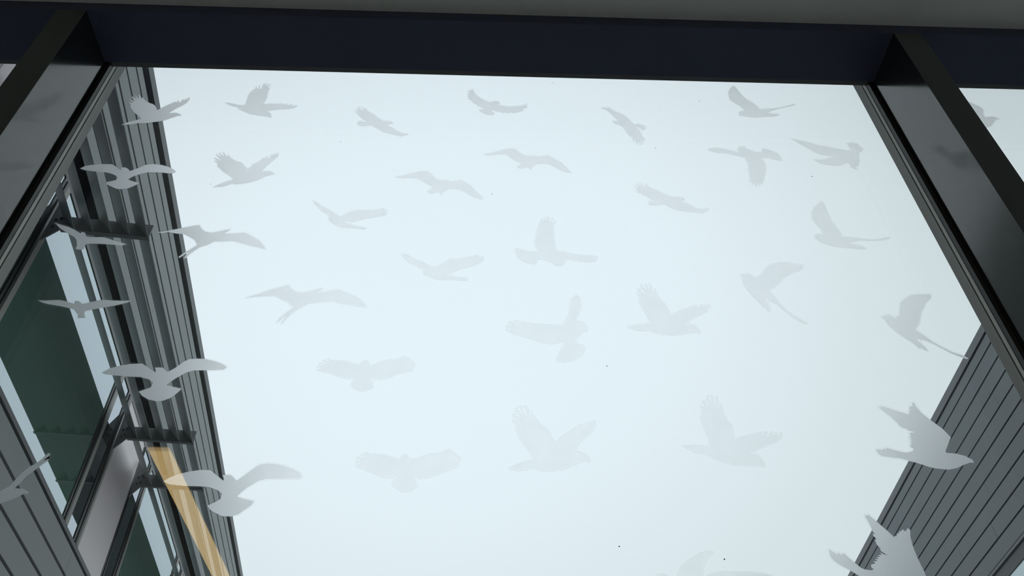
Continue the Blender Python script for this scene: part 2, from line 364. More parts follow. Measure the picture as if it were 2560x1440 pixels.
# bird outlines on the outer face of the glass: (x, z) in tenths of a millimetre, then the clear film edge
BIRDS = {
 1: ("-9302,33946 -9058,33972 -8908,34044 -8755,34042 -8416,34130 -8319,34158 -8118,34309 -8006,34398 -7934,34417 -7901,34402 -7935,34460 -8039,34524 -8140,34537 -8239,34507 -8198,34611 -8129,34717 -7979,34897 -7918,35005 -7890,35129 -7896,35254 -7928,35243 -7948,35127 -7975,35214 -8012,35106 -8045,35176 -8090,35024 -8127,35013 -8159,35118 -8198,34984 -8226,35053 -8325,34944 -8419,34852 -8490,34754 -8573,34647 -8588,34629 -8640,34730 -8697,34832 -8789,34915 -8855,34939 -8925,34980 -9030,35072 -9134,35227 -9136,35147 -9235,35303 -9282,35328 -9201,35135 -9278,35212 -9348,35298 -9372,35297 -9252,35106 -9336,35174 -9408,35233 -9422,35214 -9339,35085 -9256,35001 -9363,35066 -9440,35107 -9451,35089 -9304,34964 -9359,34952 -9430,34993 -9417,34950 -9363,34900 -9341,34857 -9320,34754 -9266,34670 -9149,34504 -9004,34374 -8899,34244 -8875,34228 -9034,34147 -9172,34066",
  "-9292,35349 -9295,35320 -9277,35261 -9286,35257 -9343,35318 -9370,35327 -9385,35316 -9386,35297 -9365,35239 -9413,35258 -9436,35238 -9436,35219 -9431,35200 -9393,35126 -9404,35120 -9450,35132 -9464,35111 -9463,35085 -9431,35030 -9444,35010 -9434,34955 -9421,34930 -9365,34865 -9335,34755 -9317,34719 -9183,34523 -9141,34471 -9008,34350 -8952,34280 -8933,34245 -8945,34227 -9190,34089 -9308,33977 -9316,33965 -9315,33947 -9303,33928 -9271,33921 -9055,33944 -8903,34013 -8741,34015 -8323,34126 -8082,34300 -7988,34371 -7939,34384 -7897,34379 -7889,34388 -7891,34413 -7899,34431 -7920,34466 -7947,34493 -8045,34551 -8163,34568 -8176,34583 -8113,34692 -7962,34876 -7904,34979 -7873,35115 -7877,35229 -7880,35248 -7892,35271 -7905,35279 -7925,35277 -7942,35264 -7957,35232 -7989,35234 -8018,35180 -8054,35199 -8069,35174 -8098,35080 -8114,35061 -8131,35085 -8154,35134 -8166,35141 -8175,35135 -8200,35069 -8210,35065 -8234,35078 -8252,35067 -8433,34878 -8564,34705 -8589,34684 -8603,34698 -8682,34838 -8713,34874 -8785,34937 -8868,34974 -8932,35014 -9030,35104 -9122,35238 -9136,35249 -9146,35248 -9163,35231 -9232,35324 -9271,35349"),
 2: ("-6916,35053 -6732,35025 -6539,34955 -6389,34952 -6364,35023 -6370,35343 -6375,35469 -6340,35598 -6265,35729 -6247,35767 -6252,35868 -6181,35742 -6154,35734 -6177,35955 -6104,35727 -6086,35774 -6085,35904 -6051,36045 -6016,35944 -5973,36039 -5973,35853 -5950,35891 -5879,36006 -5914,35837 -5894,35782 -5854,35840 -5882,35691 -5872,35473 -5859,35347 -5868,35186 -5909,35060 -5839,35028 -5666,35062 -5564,35048 -5369,35074 -5371,35030 -5250,35079 -5284,34990 -5115,35050 -5163,34977 -4981,34994 -5058,34885 -5179,34837 -5517,34788 -5739,34709 -5645,34627 -5602,34552 -5572,34417 -5653,34456 -5805,34484 -6007,34518 -6218,34595 -6352,34676 -6477,34757 -6548,34858 -6729,34920 -6856,35003",
  "-6065,36063 -6099,35935 -6109,35840 -6122,35851 -6166,35966 -6179,35978 -6189,35972 -6191,35931 -6183,35829 -6188,35813 -6190,35808 -6204,35824 -6249,35889 -6260,35890 -6268,35868 -6267,35809 -6274,35769 -6359,35609 -6392,35472 -6383,35055 -6402,34991 -6421,34983 -6538,34985 -6732,35053 -6897,35078 -6927,35071 -6928,35049 -6917,35029 -6865,34982 -6742,34901 -6558,34832 -6474,34728 -6221,34570 -6007,34491 -5716,34440 -5651,34426 -5583,34395 -5572,34393 -5560,34405 -5561,34441 -5586,34549 -5626,34628 -5661,34674 -5667,34692 -5660,34700 -5512,34757 -5183,34806 -5064,34851 -5036,34873 -4976,34960 -4968,34981 -4971,35000 -4985,35018 -4997,35021 -5081,35018 -5096,35032 -5110,35067 -5122,35074 -5214,35050 -5226,35055 -5243,35092 -5255,35104 -5336,35079 -5383,35102 -5560,35080 -5679,35090 -5833,35061 -5865,35075 -5871,35094 -5850,35189 -5842,35323 -5863,35670 -5839,35828 -5852,35861 -5877,35886 -5866,36005 -5877,36025 -5894,36027 -5938,35971 -5950,35982 -5959,36041 -5973,36061 -5987,36059 -6013,36023 -6042,36060 -6055,36069"),
 3: ("-3111,34838 -3032,34754 -2948,34706 -2857,34589 -2768,34490 -2660,34392 -2600,34378 -2521,34381 -2440,34359 -2365,34286 -2451,34257 -2515,34204 -2482,34164 -2378,34084 -2271,33972 -2148,33895 -2047,33841 -1945,33837 -1966,33795 -2080,33767 -2115,33716 -2236,33777 -2455,33850 -2606,33910 -2765,34053 -2914,34180 -3022,34176 -3145,34138 -3286,34182 -3302,34282 -3247,34360 -3145,34322 -3055,34309 -3201,34472 -3292,34588 -3332,34673 -3414,34739 -3341,34759 -3423,34825 -3338,34820 -3428,34912 -3317,34856 -3380,35011 -3253,34858 -3202,34852 -3291,35023 -3255,34972 -3164,34871 -3160,34976",
  "-3380,35035 -3390,35028 -3393,35013 -3376,34938 -3379,34930 -3433,34936 -3442,34917 -3429,34862 -3437,34824 -3424,34788 -3426,34732 -3418,34714 -3341,34643 -3294,34557 -3155,34378 -3158,34368 -3168,34366 -3254,34385 -3307,34318 -3315,34299 -3317,34263 -3305,34192 -3287,34157 -3140,34110 -3019,34145 -2915,34146 -2599,33879 -2247,33752 -2118,33692 -2098,33701 -2070,33736 -2050,33744 -1959,33771 -1938,33804 -1932,33822 -1933,33845 -1939,33857 -1956,33866 -2049,33874 -2168,33938 -2267,34002 -2369,34108 -2451,34172 -2464,34190 -2462,34208 -2452,34218 -2371,34253 -2357,34265 -2352,34279 -2356,34301 -2366,34318 -2401,34354 -2435,34383 -2457,34393 -2521,34410 -2616,34412 -2671,34434 -2775,34531 -2942,34731 -3022,34780 -3081,34840 -3104,34875 -3150,34992 -3162,35000 -3172,34992 -3186,34946 -3199,34947 -3276,35036 -3295,35045 -3303,35035 -3304,35016 -3288,34961 -3296,34955"),
 4: ("-318,36017 -347,35895 -380,35977 -388,35865 -441,35900 -407,35790 -453,35742 -394,35680 -450,35641 -393,35589 -422,35515 -349,35445 -253,35287 -192,35272 -150,35166 -89,35169 -47,35099 65,35069 -117,35008 -76,34922 6,34855 87,34798 208,34768 299,34841 207,35004 299,34990 390,34924 420,34960 491,34919 562,34878 592,34932 653,34882 744,34921 825,34889 907,34936 1009,34984 1092,35040 1032,35073 1156,35141 1200,35258 1148,35238 1182,35338 1077,35253 922,35211 768,35187 615,35198 462,35236 370,35268 442,35298 422,35378 350,35439 258,35408 176,35359 73,35427 -10,35478 -93,35565 -198,35689 -273,35833 -301,35943",
  "-321,36041 -354,35986 -376,36001 -387,35997 -408,35926 -441,35925 -452,35910 -454,35884 -439,35806 -466,35746 -450,35687 -463,35648 -462,35628 -428,35571 -436,35513 -431,35493 -354,35410 -267,35269 -202,35234 -167,35159 -153,35141 -99,35133 -77,35106 -65,35069 -119,35035 -130,35010 -129,34991 -114,34954 -74,34888 78,34773 206,34741 260,34777 307,34822 312,34841 310,34859 276,34933 276,34951 282,34955 303,34951 379,34900 389,34898 433,34919 551,34854 573,34860 594,34884 648,34856 746,34886 832,34863 1017,34958 1095,35014 1106,35042 1113,35080 1164,35120 1211,35236 1214,35255 1211,35274 1199,35293 1193,35350 1180,35362 1169,35359 1057,35279 914,35241 750,35219 619,35229 478,35265 461,35281 451,35338 435,35395 358,35464 336,35465 270,35443 183,35398 161,35403 -4,35510 -175,35699 -251,35839 -299,36014 -310,36037"),
 5: ("3233,35239 3325,35234 3420,35256 3505,35179 3549,35100 3656,35034 3797,34916 3886,34797 3967,34610 4000,34542 4073,34477 4150,34531 4264,34467 4337,34402 4324,34300 4236,34246 4188,34345 4083,34392 4148,34259 4175,34076 4199,33944 4252,33847 4238,33781 4159,33860 4194,33665 4101,33792 4127,33598 4046,33749 4038,33594 3992,33788 3969,33803 3937,33704 3939,33802 3927,33917 3847,33997 3802,34128 3766,34261 3710,34394 3657,34461 3549,34490 3487,34574 3463,34642 3511,34618 3613,34622 3611,34699 3531,34818 3482,34939 3394,35094 3310,35180 3234,35194",
  "3227,35261 3215,35222 3220,35179 3240,35160 3304,35143 3384,35060 3459,34929 3521,34788 3582,34693 3586,34674 3573,34655 3519,34651 3466,34667 3451,34651 3448,34632 3476,34547 3533,34470 3647,34428 3696,34368 3748,34244 3788,34102 3832,33980 3908,33891 3918,33825 3920,33720 3926,33686 3936,33682 3948,33691 3974,33738 3984,33726 4020,33588 4029,33574 4039,33574 4050,33586 4068,33640 4113,33579 4123,33575 4135,33584 4142,33607 4145,33664 4155,33667 4184,33643 4195,33643 4207,33662 4205,33748 4209,33755 4230,33755 4247,33767 4260,33802 4267,33855 4214,33976 4164,34296 4170,34304 4180,34298 4215,34236 4235,34220 4315,34265 4333,34284 4344,34321 4353,34394 4345,34430 4269,34499 4168,34556 4147,34557 4077,34518 4028,34556 3991,34615 3902,34817 3820,34930 3669,35061 3566,35128 3519,35203 3438,35278 3417,35285 3327,35267 3250,35270"),
 6: ("7111,36494 7004,36336 6917,36161 6896,35953 6902,35767 6993,35642 7023,35579 7112,35500 7170,35376 7186,35250 7079,35237 7023,35172 7001,35011 7076,35023 7173,34991 7272,34969 7477,34960 7695,35004 7851,35001 7994,35033 8148,35111 8040,35142 7818,35178 7973,35301 8211,35419 8442,35501 8704,35613 8705,35659 8510,35559 8273,35458 7994,35392 7777,35365 7627,35349 7597,35502 7506,35663 7353,35842 7285,36026 7233,36193 7193,36363 7158,36458",
  "7108,36518 6995,36358 6912,36192 6896,36131 6877,35949 6882,35771 6892,35732 6973,35619 7006,35557 7099,35465 7143,35372 7154,35334 7153,35295 7139,35279 7092,35268 7067,35254 7022,35200 7009,35175 6985,35022 6990,34989 7000,34983 7078,34988 7267,34939 7475,34930 7684,34971 7839,34971 7967,34998 8016,35016 8148,35088 8160,35108 8161,35127 8147,35144 8053,35172 7933,35194 7912,35212 7927,35231 7976,35272 8052,35311 8205,35386 8439,35471 8679,35573 8707,35593 8723,35632 8721,35672 8708,35685 8501,35585 8274,35488 8000,35424 7654,35385 7638,35411 7613,35527 7536,35666 7366,35879 7297,36067 7210,36388 7180,36469 7141,36512 7120,36523"),
 7: ("5848,33419 5891,33493 6025,33522 6182,33519 6332,33476 6469,33417 6656,33368 6629,33431 6662,33545 6736,33612 6858,33625 6855,33520 6965,33475 7067,33399 7199,33371 7257,33390 7305,33536 7414,33532 7519,33471 7640,33355 7687,33261 7703,33167 7717,33042 7601,33069 7438,33126 7299,33161 7185,33133 7228,32978 7233,32808 7176,32577 7105,32394 7045,32213 7019,32182 6965,32070 6929,32120 6897,32017 6859,32103 6803,31977 6780,32130 6713,32040 6735,32188 6657,32156 6710,32246 6726,32411 6753,32669 6785,32885 6774,33135 6666,33178 6540,33237 6395,33295 6253,33322 6105,33316 5995,33360 5922,33390",
  "6737,33640 6653,33562 6612,33441 6597,33422 6486,33446 6340,33508 6200,33548 6043,33553 5889,33518 5842,33447 5832,33413 5836,33396 5854,33382 6088,33289 6245,33290 6387,33263 6733,33116 6751,33102 6757,33057 6761,32858 6733,32661 6694,32274 6685,32242 6644,32163 6642,32146 6657,32131 6690,32141 6705,32133 6696,32038 6704,32018 6714,32018 6753,32058 6763,32061 6791,31957 6800,31955 6812,31963 6846,32025 6858,32032 6889,31993 6901,31998 6933,32051 6962,32047 6974,32055 7067,32223 7121,32384 7194,32579 7251,32809 7249,32974 7227,33074 7225,33090 7230,33107 7276,33126 7309,33125 7428,33096 7592,33039 7701,33014 7723,33024 7736,33058 7719,33208 7707,33276 7693,33309 7653,33384 7514,33511 7420,33562 7314,33565 7302,33558 7286,33534 7248,33429 7227,33410 7194,33406 7083,33429 6975,33505 6886,33545 6878,33571 6875,33640 6867,33652"),
 8: ("8190,34028 8311,33866 8443,33715 8568,33582 8695,33425 8804,33349 8960,33307 9132,33281 8974,33180 8812,33127 8662,33122 8559,33142 8636,33027 8763,32953 8946,32905 9169,32897 9308,32972 9387,33037 9457,33008 9460,32822 9582,32742 9564,32810 9681,32938 9755,33113 9839,33466 9930,33517 10011,33618 9986,33698 9955,33762 9940,33778 9950,33844 9876,33866 9840,33849 9832,33890 9663,33867 9670,33719 9702,33558 9578,33545 9387,33579 9204,33637 9070,33697 8879,33731 8747,33800 8568,33884 8381,33943",
  "8187,34047 8174,34023 8176,34002 8285,33851 8552,33552 8681,33397 8797,33318 9023,33256 9015,33239 8978,33212 8816,33158 8678,33153 8577,33169 8553,33158 8544,33138 8549,33107 8625,32998 8751,32925 8916,32880 9142,32868 9187,32880 9299,32941 9367,32993 9390,33000 9425,32985 9434,32971 9439,32820 9445,32798 9549,32725 9566,32717 9588,32727 9597,32743 9600,32760 9596,32809 9612,32834 9681,32911 9710,32962 9773,33114 9843,33405 9856,33439 9948,33510 10007,33582 10027,33618 10027,33652 10017,33687 9967,33807 9969,33857 9963,33872 9905,33893 9862,33896 9837,33919 9667,33892 9647,33866 9643,33831 9648,33708 9662,33605 9648,33587 9584,33578 9393,33612 9214,33669 9081,33728 8888,33765 8584,33913 8395,33975 8210,34054"),
 9: ("13621,36017 13737,36001 13834,35956 13899,35875 13980,35794 14036,35713 14070,35618 14046,35520 13991,35409 13967,35313 13976,35218 14042,35241 14146,35259 14224,35255 14288,35218 14351,35139 14245,35135 14103,34969 13997,34833 13867,34749 13776,34719 13672,34755 13509,34840 13376,34980 13544,35120 13614,35393 13610,35723",
  "13622,36038 13603,36010 13596,35969 13586,35711 13590,35398 13581,35340 13528,35146 13495,35106 13379,35007 13365,34987 13358,34968 13361,34949 13494,34810 13651,34727 13759,34691 13862,34722 13969,34789 14011,34825 14072,34902 14233,35091 14261,35104 14346,35116 14366,35141 14370,35160 14310,35245 14236,35287 14158,35290 14021,35263 14000,35268 13993,35318 14003,35376 14015,35415 14068,35534 14089,35620 14089,35653 14058,35739 14000,35824 13847,35990 13748,36035 13649,36049"),
 10: ("-9735,32132 -9641,32237 -9478,32287 -9308,32315 -9041,32324 -8914,32233 -8754,32092 -8763,32165 -8785,32193 -8692,32211 -8617,32170 -8533,32071 -8444,32132 -8336,32223 -8229,32322 -8104,32356 -7967,32353 -7825,32329 -7653,32261 -7532,32177 -7442,32093 -7476,32034 -7561,32016 -7792,32045 -8062,32050 -8223,31987 -8372,31889 -8448,31815 -8477,31750 -8358,31690 -8184,31639 -8225,31568 -8300,31495 -8384,31423 -8531,31391 -8648,31401 -8808,31493 -8903,31546 -8968,31628 -8855,31674 -8755,31720 -8750,31819 -8807,31889 -8926,31956 -9056,32003 -9257,32017 -9444,32047 -9615,32078",
  "-9279,32345 -9489,32315 -9646,32268 -9745,32164 -9751,32141 -9747,32126 -9724,32102 -9602,32049 -9260,31991 -9046,31972 -8928,31931 -8825,31873 -8799,31850 -8778,31820 -8772,31790 -8777,31748 -8800,31732 -8974,31657 -8982,31648 -8984,31633 -8979,31618 -8904,31524 -8643,31376 -8519,31365 -8371,31399 -8216,31538 -8178,31598 -8168,31629 -8172,31644 -8182,31658 -8198,31668 -8353,31715 -8409,31741 -8429,31756 -8435,31771 -8432,31786 -8358,31862 -8223,31951 -8061,32018 -7794,32016 -7548,31989 -7476,32004 -7459,32014 -7430,32064 -7428,32095 -7448,32126 -7527,32200 -7656,32289 -7829,32357 -7971,32382 -8116,32384 -8241,32349 -8456,32161 -8537,32111 -8549,32120 -8618,32195 -8699,32238 -8792,32221 -8801,32205 -8797,32174 -8802,32166 -8920,32263 -9028,32340 -9050,32351"),
 11: ("-6243,32668 -6352,32808 -6347,32740 -6377,32754 -6484,32903 -6501,32895 -6415,32715 -6565,32869 -6591,32861 -6480,32720 -6529,32733 -6630,32809 -6639,32790 -6515,32628 -6451,32570 -6646,32661 -6650,32638 -6515,32508 -6617,32552 -6615,32527 -6554,32476 -6518,32418 -6494,32315 -6419,32244 -6309,32116 -6168,32005 -6054,31893 -6022,31830 -6156,31747 -6310,31643 -6423,31534 -6202,31555 -6078,31636 -6008,31681 -5913,31656 -5667,31713 -5496,31797 -5346,31902 -5303,31961 -5164,32038 -5089,32069 -5064,32056 -5108,32127 -5190,32175 -5271,32173 -5396,32161 -5332,32355 -5266,32491 -5162,32675 -5107,32783 -5122,32890 -5157,32904 -5171,32827 -5199,32880 -5242,32809 -5267,32847 -5318,32670 -5336,32669 -5362,32759 -5394,32758 -5400,32667 -5441,32688 -5483,32619 -5585,32480 -5652,32448 -5677,32343 -5750,32252 -5807,32309 -5894,32425 -5953,32490 -6034,32524 -6093,32545 -6180,32609",
  "-6513,32917 -6517,32899 -6511,32861 -6520,32859 -6568,32895 -6587,32894 -6604,32879 -6601,32825 -6633,32834 -6642,32832 -6653,32812 -6651,32780 -6587,32685 -6583,32669 -6595,32668 -6648,32687 -6664,32671 -6664,32634 -6635,32587 -6630,32523 -6615,32500 -6566,32457 -6547,32430 -6532,32399 -6513,32321 -6496,32290 -6425,32221 -6313,32093 -6166,31974 -6075,31885 -6059,31855 -6071,31833 -6328,31663 -6435,31556 -6437,31541 -6427,31516 -6397,31509 -6203,31527 -6003,31649 -5904,31630 -5659,31687 -5477,31777 -5343,31871 -5279,31942 -5148,32013 -5095,32035 -5056,32034 -5051,32042 -5049,32057 -5054,32073 -5094,32138 -5117,32160 -5161,32186 -5203,32203 -5338,32199 -5347,32203 -5351,32219 -5308,32351 -5251,32467 -5096,32754 -5091,32786 -5101,32868 -5109,32900 -5122,32916 -5158,32931 -5183,32903 -5213,32901 -5245,32862 -5276,32870 -5290,32845 -5322,32743 -5331,32737 -5359,32781 -5390,32788 -5408,32778 -5418,32725 -5425,32714 -5445,32714 -5462,32701 -5593,32514 -5663,32472 -5696,32364 -5754,32295 -5764,32298 -5797,32329 -5880,32438 -5944,32508 -6106,32583 -6176,32635 -6227,32682 -6345,32827 -6365,32827 -6378,32798 -6404,32824 -6474,32919 -6496,32929"),
 12: ("35,33045 216,33091 359,33158 503,33234 677,33296 831,33294 887,33193 962,33102 1113,33013 1265,33003 1332,33013 1379,32984 1552,33006 1649,33040 1742,32973 1879,32855 2014,32706 2117,32528 2211,32373 2071,32399 1908,32506 1773,32637 1682,32702 1541,32728 1369,32707 1291,32620 1204,32557 1215,32452 1184,32511 1110,32554 1044,32552 986,32504 921,32517 865,32561 951,32624 973,32746 841,32803 739,32907 635,33028 521,33078 311,33047 121,33009",
  "629,33310 496,33262 219,33124 36,33074 21,33052 22,33035 37,33015 118,32981 504,33045 535,33040 616,33004 826,32784 941,32722 944,32690 934,32651 924,32637 862,32588 853,32573 850,32557 855,32541 868,32526 911,32493 931,32486 991,32479 1052,32521 1102,32523 1161,32492 1200,32437 1219,32431 1231,32458 1228,32522 1233,32541 1305,32602 1368,32669 1388,32679 1520,32696 1571,32692 1661,32676 1691,32662 1769,32605 1903,32477 2058,32376 2196,32347 2216,32354 2223,32363 2226,32379 2215,32411 2018,32739 1884,32886 1757,32996 1668,33061 1648,33068 1544,33035 1390,33017 1330,33042 1258,33034 1126,33043 967,33135 905,33211 853,33299 835,33320 681,33326"),
 13: ("-2131,32060 -1987,32101 -1854,32157 -1675,32229 -1512,32286 -1356,32291 -1296,32220 -1226,32119 -1129,32006 -998,31952 -843,31964 -786,31901 -650,31934 -523,31975 -420,31899 -289,31774 -186,31606 -75,31455 16,31332 -1,31276 -137,31342 -273,31421 -383,31515 -504,31624 -641,31663 -822,31657 -891,31570 -971,31525 -966,31413 -1006,31510 -1124,31521 -1210,31448 -1313,31529 -1220,31630 -1216,31730 -1319,31798 -1425,31895 -1570,32020 -1755,32051 -1981,32022",
  "-1471,32318 -1539,32308 -1684,32257 -1989,32132 -2123,32093 -2141,32080 -2146,32060 -2138,32040 -2124,32030 -1988,31994 -1756,32020 -1568,31986 -1332,31778 -1242,31710 -1237,31676 -1243,31645 -1320,31556 -1328,31537 -1328,31522 -1307,31493 -1217,31425 -1198,31426 -1115,31489 -1038,31484 -1014,31472 -978,31399 -966,31390 -957,31395 -949,31414 -949,31489 -945,31504 -877,31551 -822,31619 -803,31628 -677,31633 -629,31630 -512,31596 -276,31393 -140,31314 -25,31258 4,31254 14,31266 29,31311 31,31341 22,31361 -167,31619 -280,31797 -404,31917 -503,31992 -533,32001 -659,31962 -775,31936 -846,31992 -982,31983 -1012,31988 -1112,32029 -1132,32045 -1211,32138 -1287,32245 -1342,32310 -1362,32320"),
 14: ("-3989,31099 -3901,31040 -3781,30936 -3674,30858 -3538,30756 -3401,30641 -3295,30552 -3175,30634 -3056,30730 -2932,30787 -2758,30792 -2541,30798 -2413,30835 -2286,30879 -2316,30825 -2219,30821 -2303,30778 -2212,30741 -2295,30699 -2223,30675 -2307,30633 -2475,30575 -2644,30531 -2810,30474 -2990,30385 -3103,30401 -3191,30418 -3067,30312 -2958,30263 -2824,30216 -2641,30182 -2688,30143 -2862,30170 -3036,30197 -3206,30192 -3343,30265 -3449,30352 -3530,30441 -3540,30519 -3513,30572 -3612,30661 -3728,30750 -3834,30881 -3930,30999",
  "-4001,31118 -4005,31098 -4001,31084 -3944,30985 -3753,30748 -3727,30720 -3605,30625 -3551,30571 -3550,30557 -3558,30515 -3553,30473 -3544,30432 -3529,30409 -3454,30328 -3353,30244 -3215,30170 -3187,30165 -3033,30169 -2699,30118 -2673,30123 -2639,30151 -2627,30169 -2626,30183 -2636,30203 -2655,30212 -2823,30243 -2946,30286 -3053,30335 -3069,30348 -3071,30362 -2982,30359 -2800,30448 -2658,30497 -2469,30548 -2317,30599 -2219,30648 -2208,30665 -2208,30707 -2196,30736 -2201,30757 -2214,30778 -2204,30807 -2207,30835 -2218,30846 -2256,30854 -2264,30862 -2273,30891 -2289,30905 -2543,30828 -2933,30815 -3066,30756 -3193,30655 -3295,30589 -3315,30599 -3534,30782 -3772,30959 -3900,31069 -3983,31122"),
 15: ("-9633,30172 -9473,30107 -9285,30043 -9132,29959 -9002,29869 -8949,29834 -8941,29884 -8858,29855 -8809,29757 -8748,29722 -8599,29720 -8439,29730 -8301,29685 -8112,29605 -7960,29560 -7832,29503 -7948,29470 -8160,29494 -8410,29512 -8613,29513 -8716,29504 -8720,29444 -8715,29319 -8805,29310 -8889,29344 -8889,29428 -8966,29619 -9060,29726 -9195,29809 -9335,29904 -9468,30000",
  "-9649,30190 -9649,30172 -9633,30146 -9469,29976 -9210,29794 -9077,29711 -9048,29685 -8992,29621 -8976,29596 -8914,29443 -8904,29341 -8892,29326 -8871,29313 -8793,29285 -8702,29297 -8696,29321 -8698,29461 -8692,29475 -8677,29480 -8601,29486 -8401,29485 -8152,29468 -7937,29445 -7825,29477 -7818,29484 -7815,29497 -7819,29509 -7842,29531 -7957,29583 -8116,29632 -8298,29708 -8435,29754 -8617,29747 -8759,29754 -8800,29783 -8843,29861 -8862,29880 -8951,29908 -8968,29881 -8976,29879 -9136,29986 -9288,30068 -9479,30134 -9624,30193 -9643,30196"),
 16: ("-7289,29909 -7083,29965 -6777,30074 -6521,30165 -6408,30185 -6346,30068 -6239,29971 -6096,29933 -5951,29979 -5818,30032 -5690,30061 -5792,29916 -5570,29922 -5342,29953 -5164,29842 -4967,29691 -4837,29531 -4783,29420 -4927,29480 -5100,29524 -5278,29585 -5456,29645 -5574,29683 -5767,29653 -5964,29648 -6091,29531 -6228,29463 -6320,29349 -6407,29220 -6444,29109 -6494,29092 -6454,29235 -6383,29340 -6480,29250 -6583,29106 -6613,29136 -6544,29248 -6408,29395 -6309,29526 -6350,29606 -6403,29686 -6537,29781 -6693,29876 -6863,29888 -7041,29933 -7175,29896",
  "-6501,30198 -6543,30188 -7091,29993 -7290,29939 -7304,29928 -7305,29907 -7298,29894 -7283,29883 -7182,29870 -7156,29871 -7032,29903 -6861,29861 -6698,29848 -6539,29756 -6425,29675 -6405,29655 -6349,29565 -6340,29539 -6342,29526 -6423,29418 -6560,29270 -6625,29163 -6629,29150 -6624,29125 -6602,29098 -6581,29083 -6565,29089 -6519,29144 -6509,29140 -6512,29103 -6502,29077 -6482,29069 -6435,29085 -6422,29104 -6386,29206 -6305,29327 -6224,29426 -6202,29445 -6085,29503 -6063,29520 -5961,29613 -5945,29621 -5762,29626 -5574,29654 -5101,29499 -4924,29453 -4791,29397 -4773,29399 -4767,29412 -4768,29425 -4829,29551 -4956,29707 -5155,29863 -5339,29977 -5366,29979 -5575,29951 -5711,29950 -5721,29963 -5716,29976 -5673,30045 -5677,30071 -5690,30084 -5703,30087 -5823,30061 -5971,30003 -6087,29966 -6114,29965 -6228,29995 -6249,30008 -6329,30083 -6388,30187 -6404,30206 -6423,30212"),
 17: ("4080,31884 4032,31984 4016,31889 3989,31895 3886,32008 3932,31886 3802,31969 3871,31848 3767,31866 3846,31790 3769,31766 3837,31718 3776,31673 3871,31619 3964,31551 4062,31456 4159,31361 4264,31322 4120,31339 4026,31322 4007,31245 4064,31191 4265,31197 4325,31241 4423,31223 4494,31149 4618,31064 4833,30995 5056,30974 5286,30940 5341,30996 5445,31067 5397,31107 5298,31063 5123,31099 5006,31219 4833,31339 4819,31367 4918,31412 4883,31481 4776,31506 4620,31508 4509,31568 4384,31664 4259,31760 4129,31827",
  "3875,32023 3860,31977 3812,31995 3795,31989 3787,31973 3785,31958 3800,31912 3791,31899 3770,31894 3755,31879 3750,31864 3752,31848 3771,31818 3772,31803 3757,31779 3752,31756 3775,31711 3762,31681 3760,31665 3770,31644 3862,31590 3952,31524 4087,31389 4093,31375 4089,31370 4027,31348 4016,31338 4005,31313 3994,31268 3990,31238 3994,31224 4043,31174 4071,31163 4246,31168 4266,31172 4329,31208 4396,31198 4423,31184 4491,31117 4623,31031 4826,30967 5053,30945 5251,30916 5280,30914 5301,30926 5348,30971 5448,31044 5459,31062 5461,31076 5448,31100 5405,31132 5302,31095 5133,31130 5016,31247 4887,31339 4879,31354 4892,31369 4922,31389 4935,31415 4929,31445 4892,31507 4788,31534 4641,31537 4613,31546 4513,31602 4272,31786 4142,31856 4098,31906 4043,32007 4033,32008 4022,31999 4004,31949 3994,31939 3976,31951 3905,32027 3886,32033"),
 18: ("8300,31446 8159,31322 8019,31179 7934,30985 7901,30807 7945,30635 8010,30478 8021,30321 7983,30248 7853,30264 7803,30211 7779,30120 7836,30103 7868,29995 7993,29935 8149,29863 8316,29829 8530,29810 8696,29776 8898,29800 8813,29867 8654,29926 8533,29968 8689,30042 8880,30085 9099,30072 9326,30084 9563,30155 9558,30193 9338,30123 9150,30092 8933,30112 8724,30158 8446,30183 8435,30358 8399,30515 8340,30753 8343,30956 8337,31161 8342,31314 8328,31397",
  "8291,31467 8148,31341 8011,31200 7994,31170 7918,30992 7885,30832 7881,30789 7924,30619 7986,30464 7996,30326 7986,30298 7971,30284 7862,30291 7840,30279 7801,30238 7784,30210 7761,30127 7763,30099 7815,30073 7846,29986 7859,29967 8142,29835 8302,29802 8521,29781 8689,29749 8884,29772 8896,29777 8910,29791 8916,29812 8911,29826 8828,29893 8632,29972 8636,29986 8658,30000 8695,30016 8869,30055 9093,30044 9315,30056 9547,30124 9572,30140 9583,30161 9583,30188 9577,30212 9560,30219 9347,30152 9147,30122 8943,30141 8738,30186 8487,30209 8470,30217 8454,30380 8363,30774 8362,31344 8348,31418 8335,31445 8313,31473"),
 19: ("1371,30481 1417,30607 1456,30530 1467,30663 1520,30555 1552,30697 1592,30542 1622,30519 1654,30645 1651,30473 1727,30530 1670,30427 1656,30152 1662,29852 1671,29632 1706,29516 1865,29499 2012,29437 2261,29400 2461,29391 2618,29352 2548,29236 2395,29197 2198,29228 2002,29280 1853,29276 1867,29177 1791,29077 1652,29060 1617,29143 1481,29225 1354,29271 1244,29261 1210,29119 1121,29117 954,29184 837,29280 781,29450 778,29594 913,29540 1062,29486 1212,29475 1313,29506 1238,29664 1219,29841 1276,30141 1325,30372",
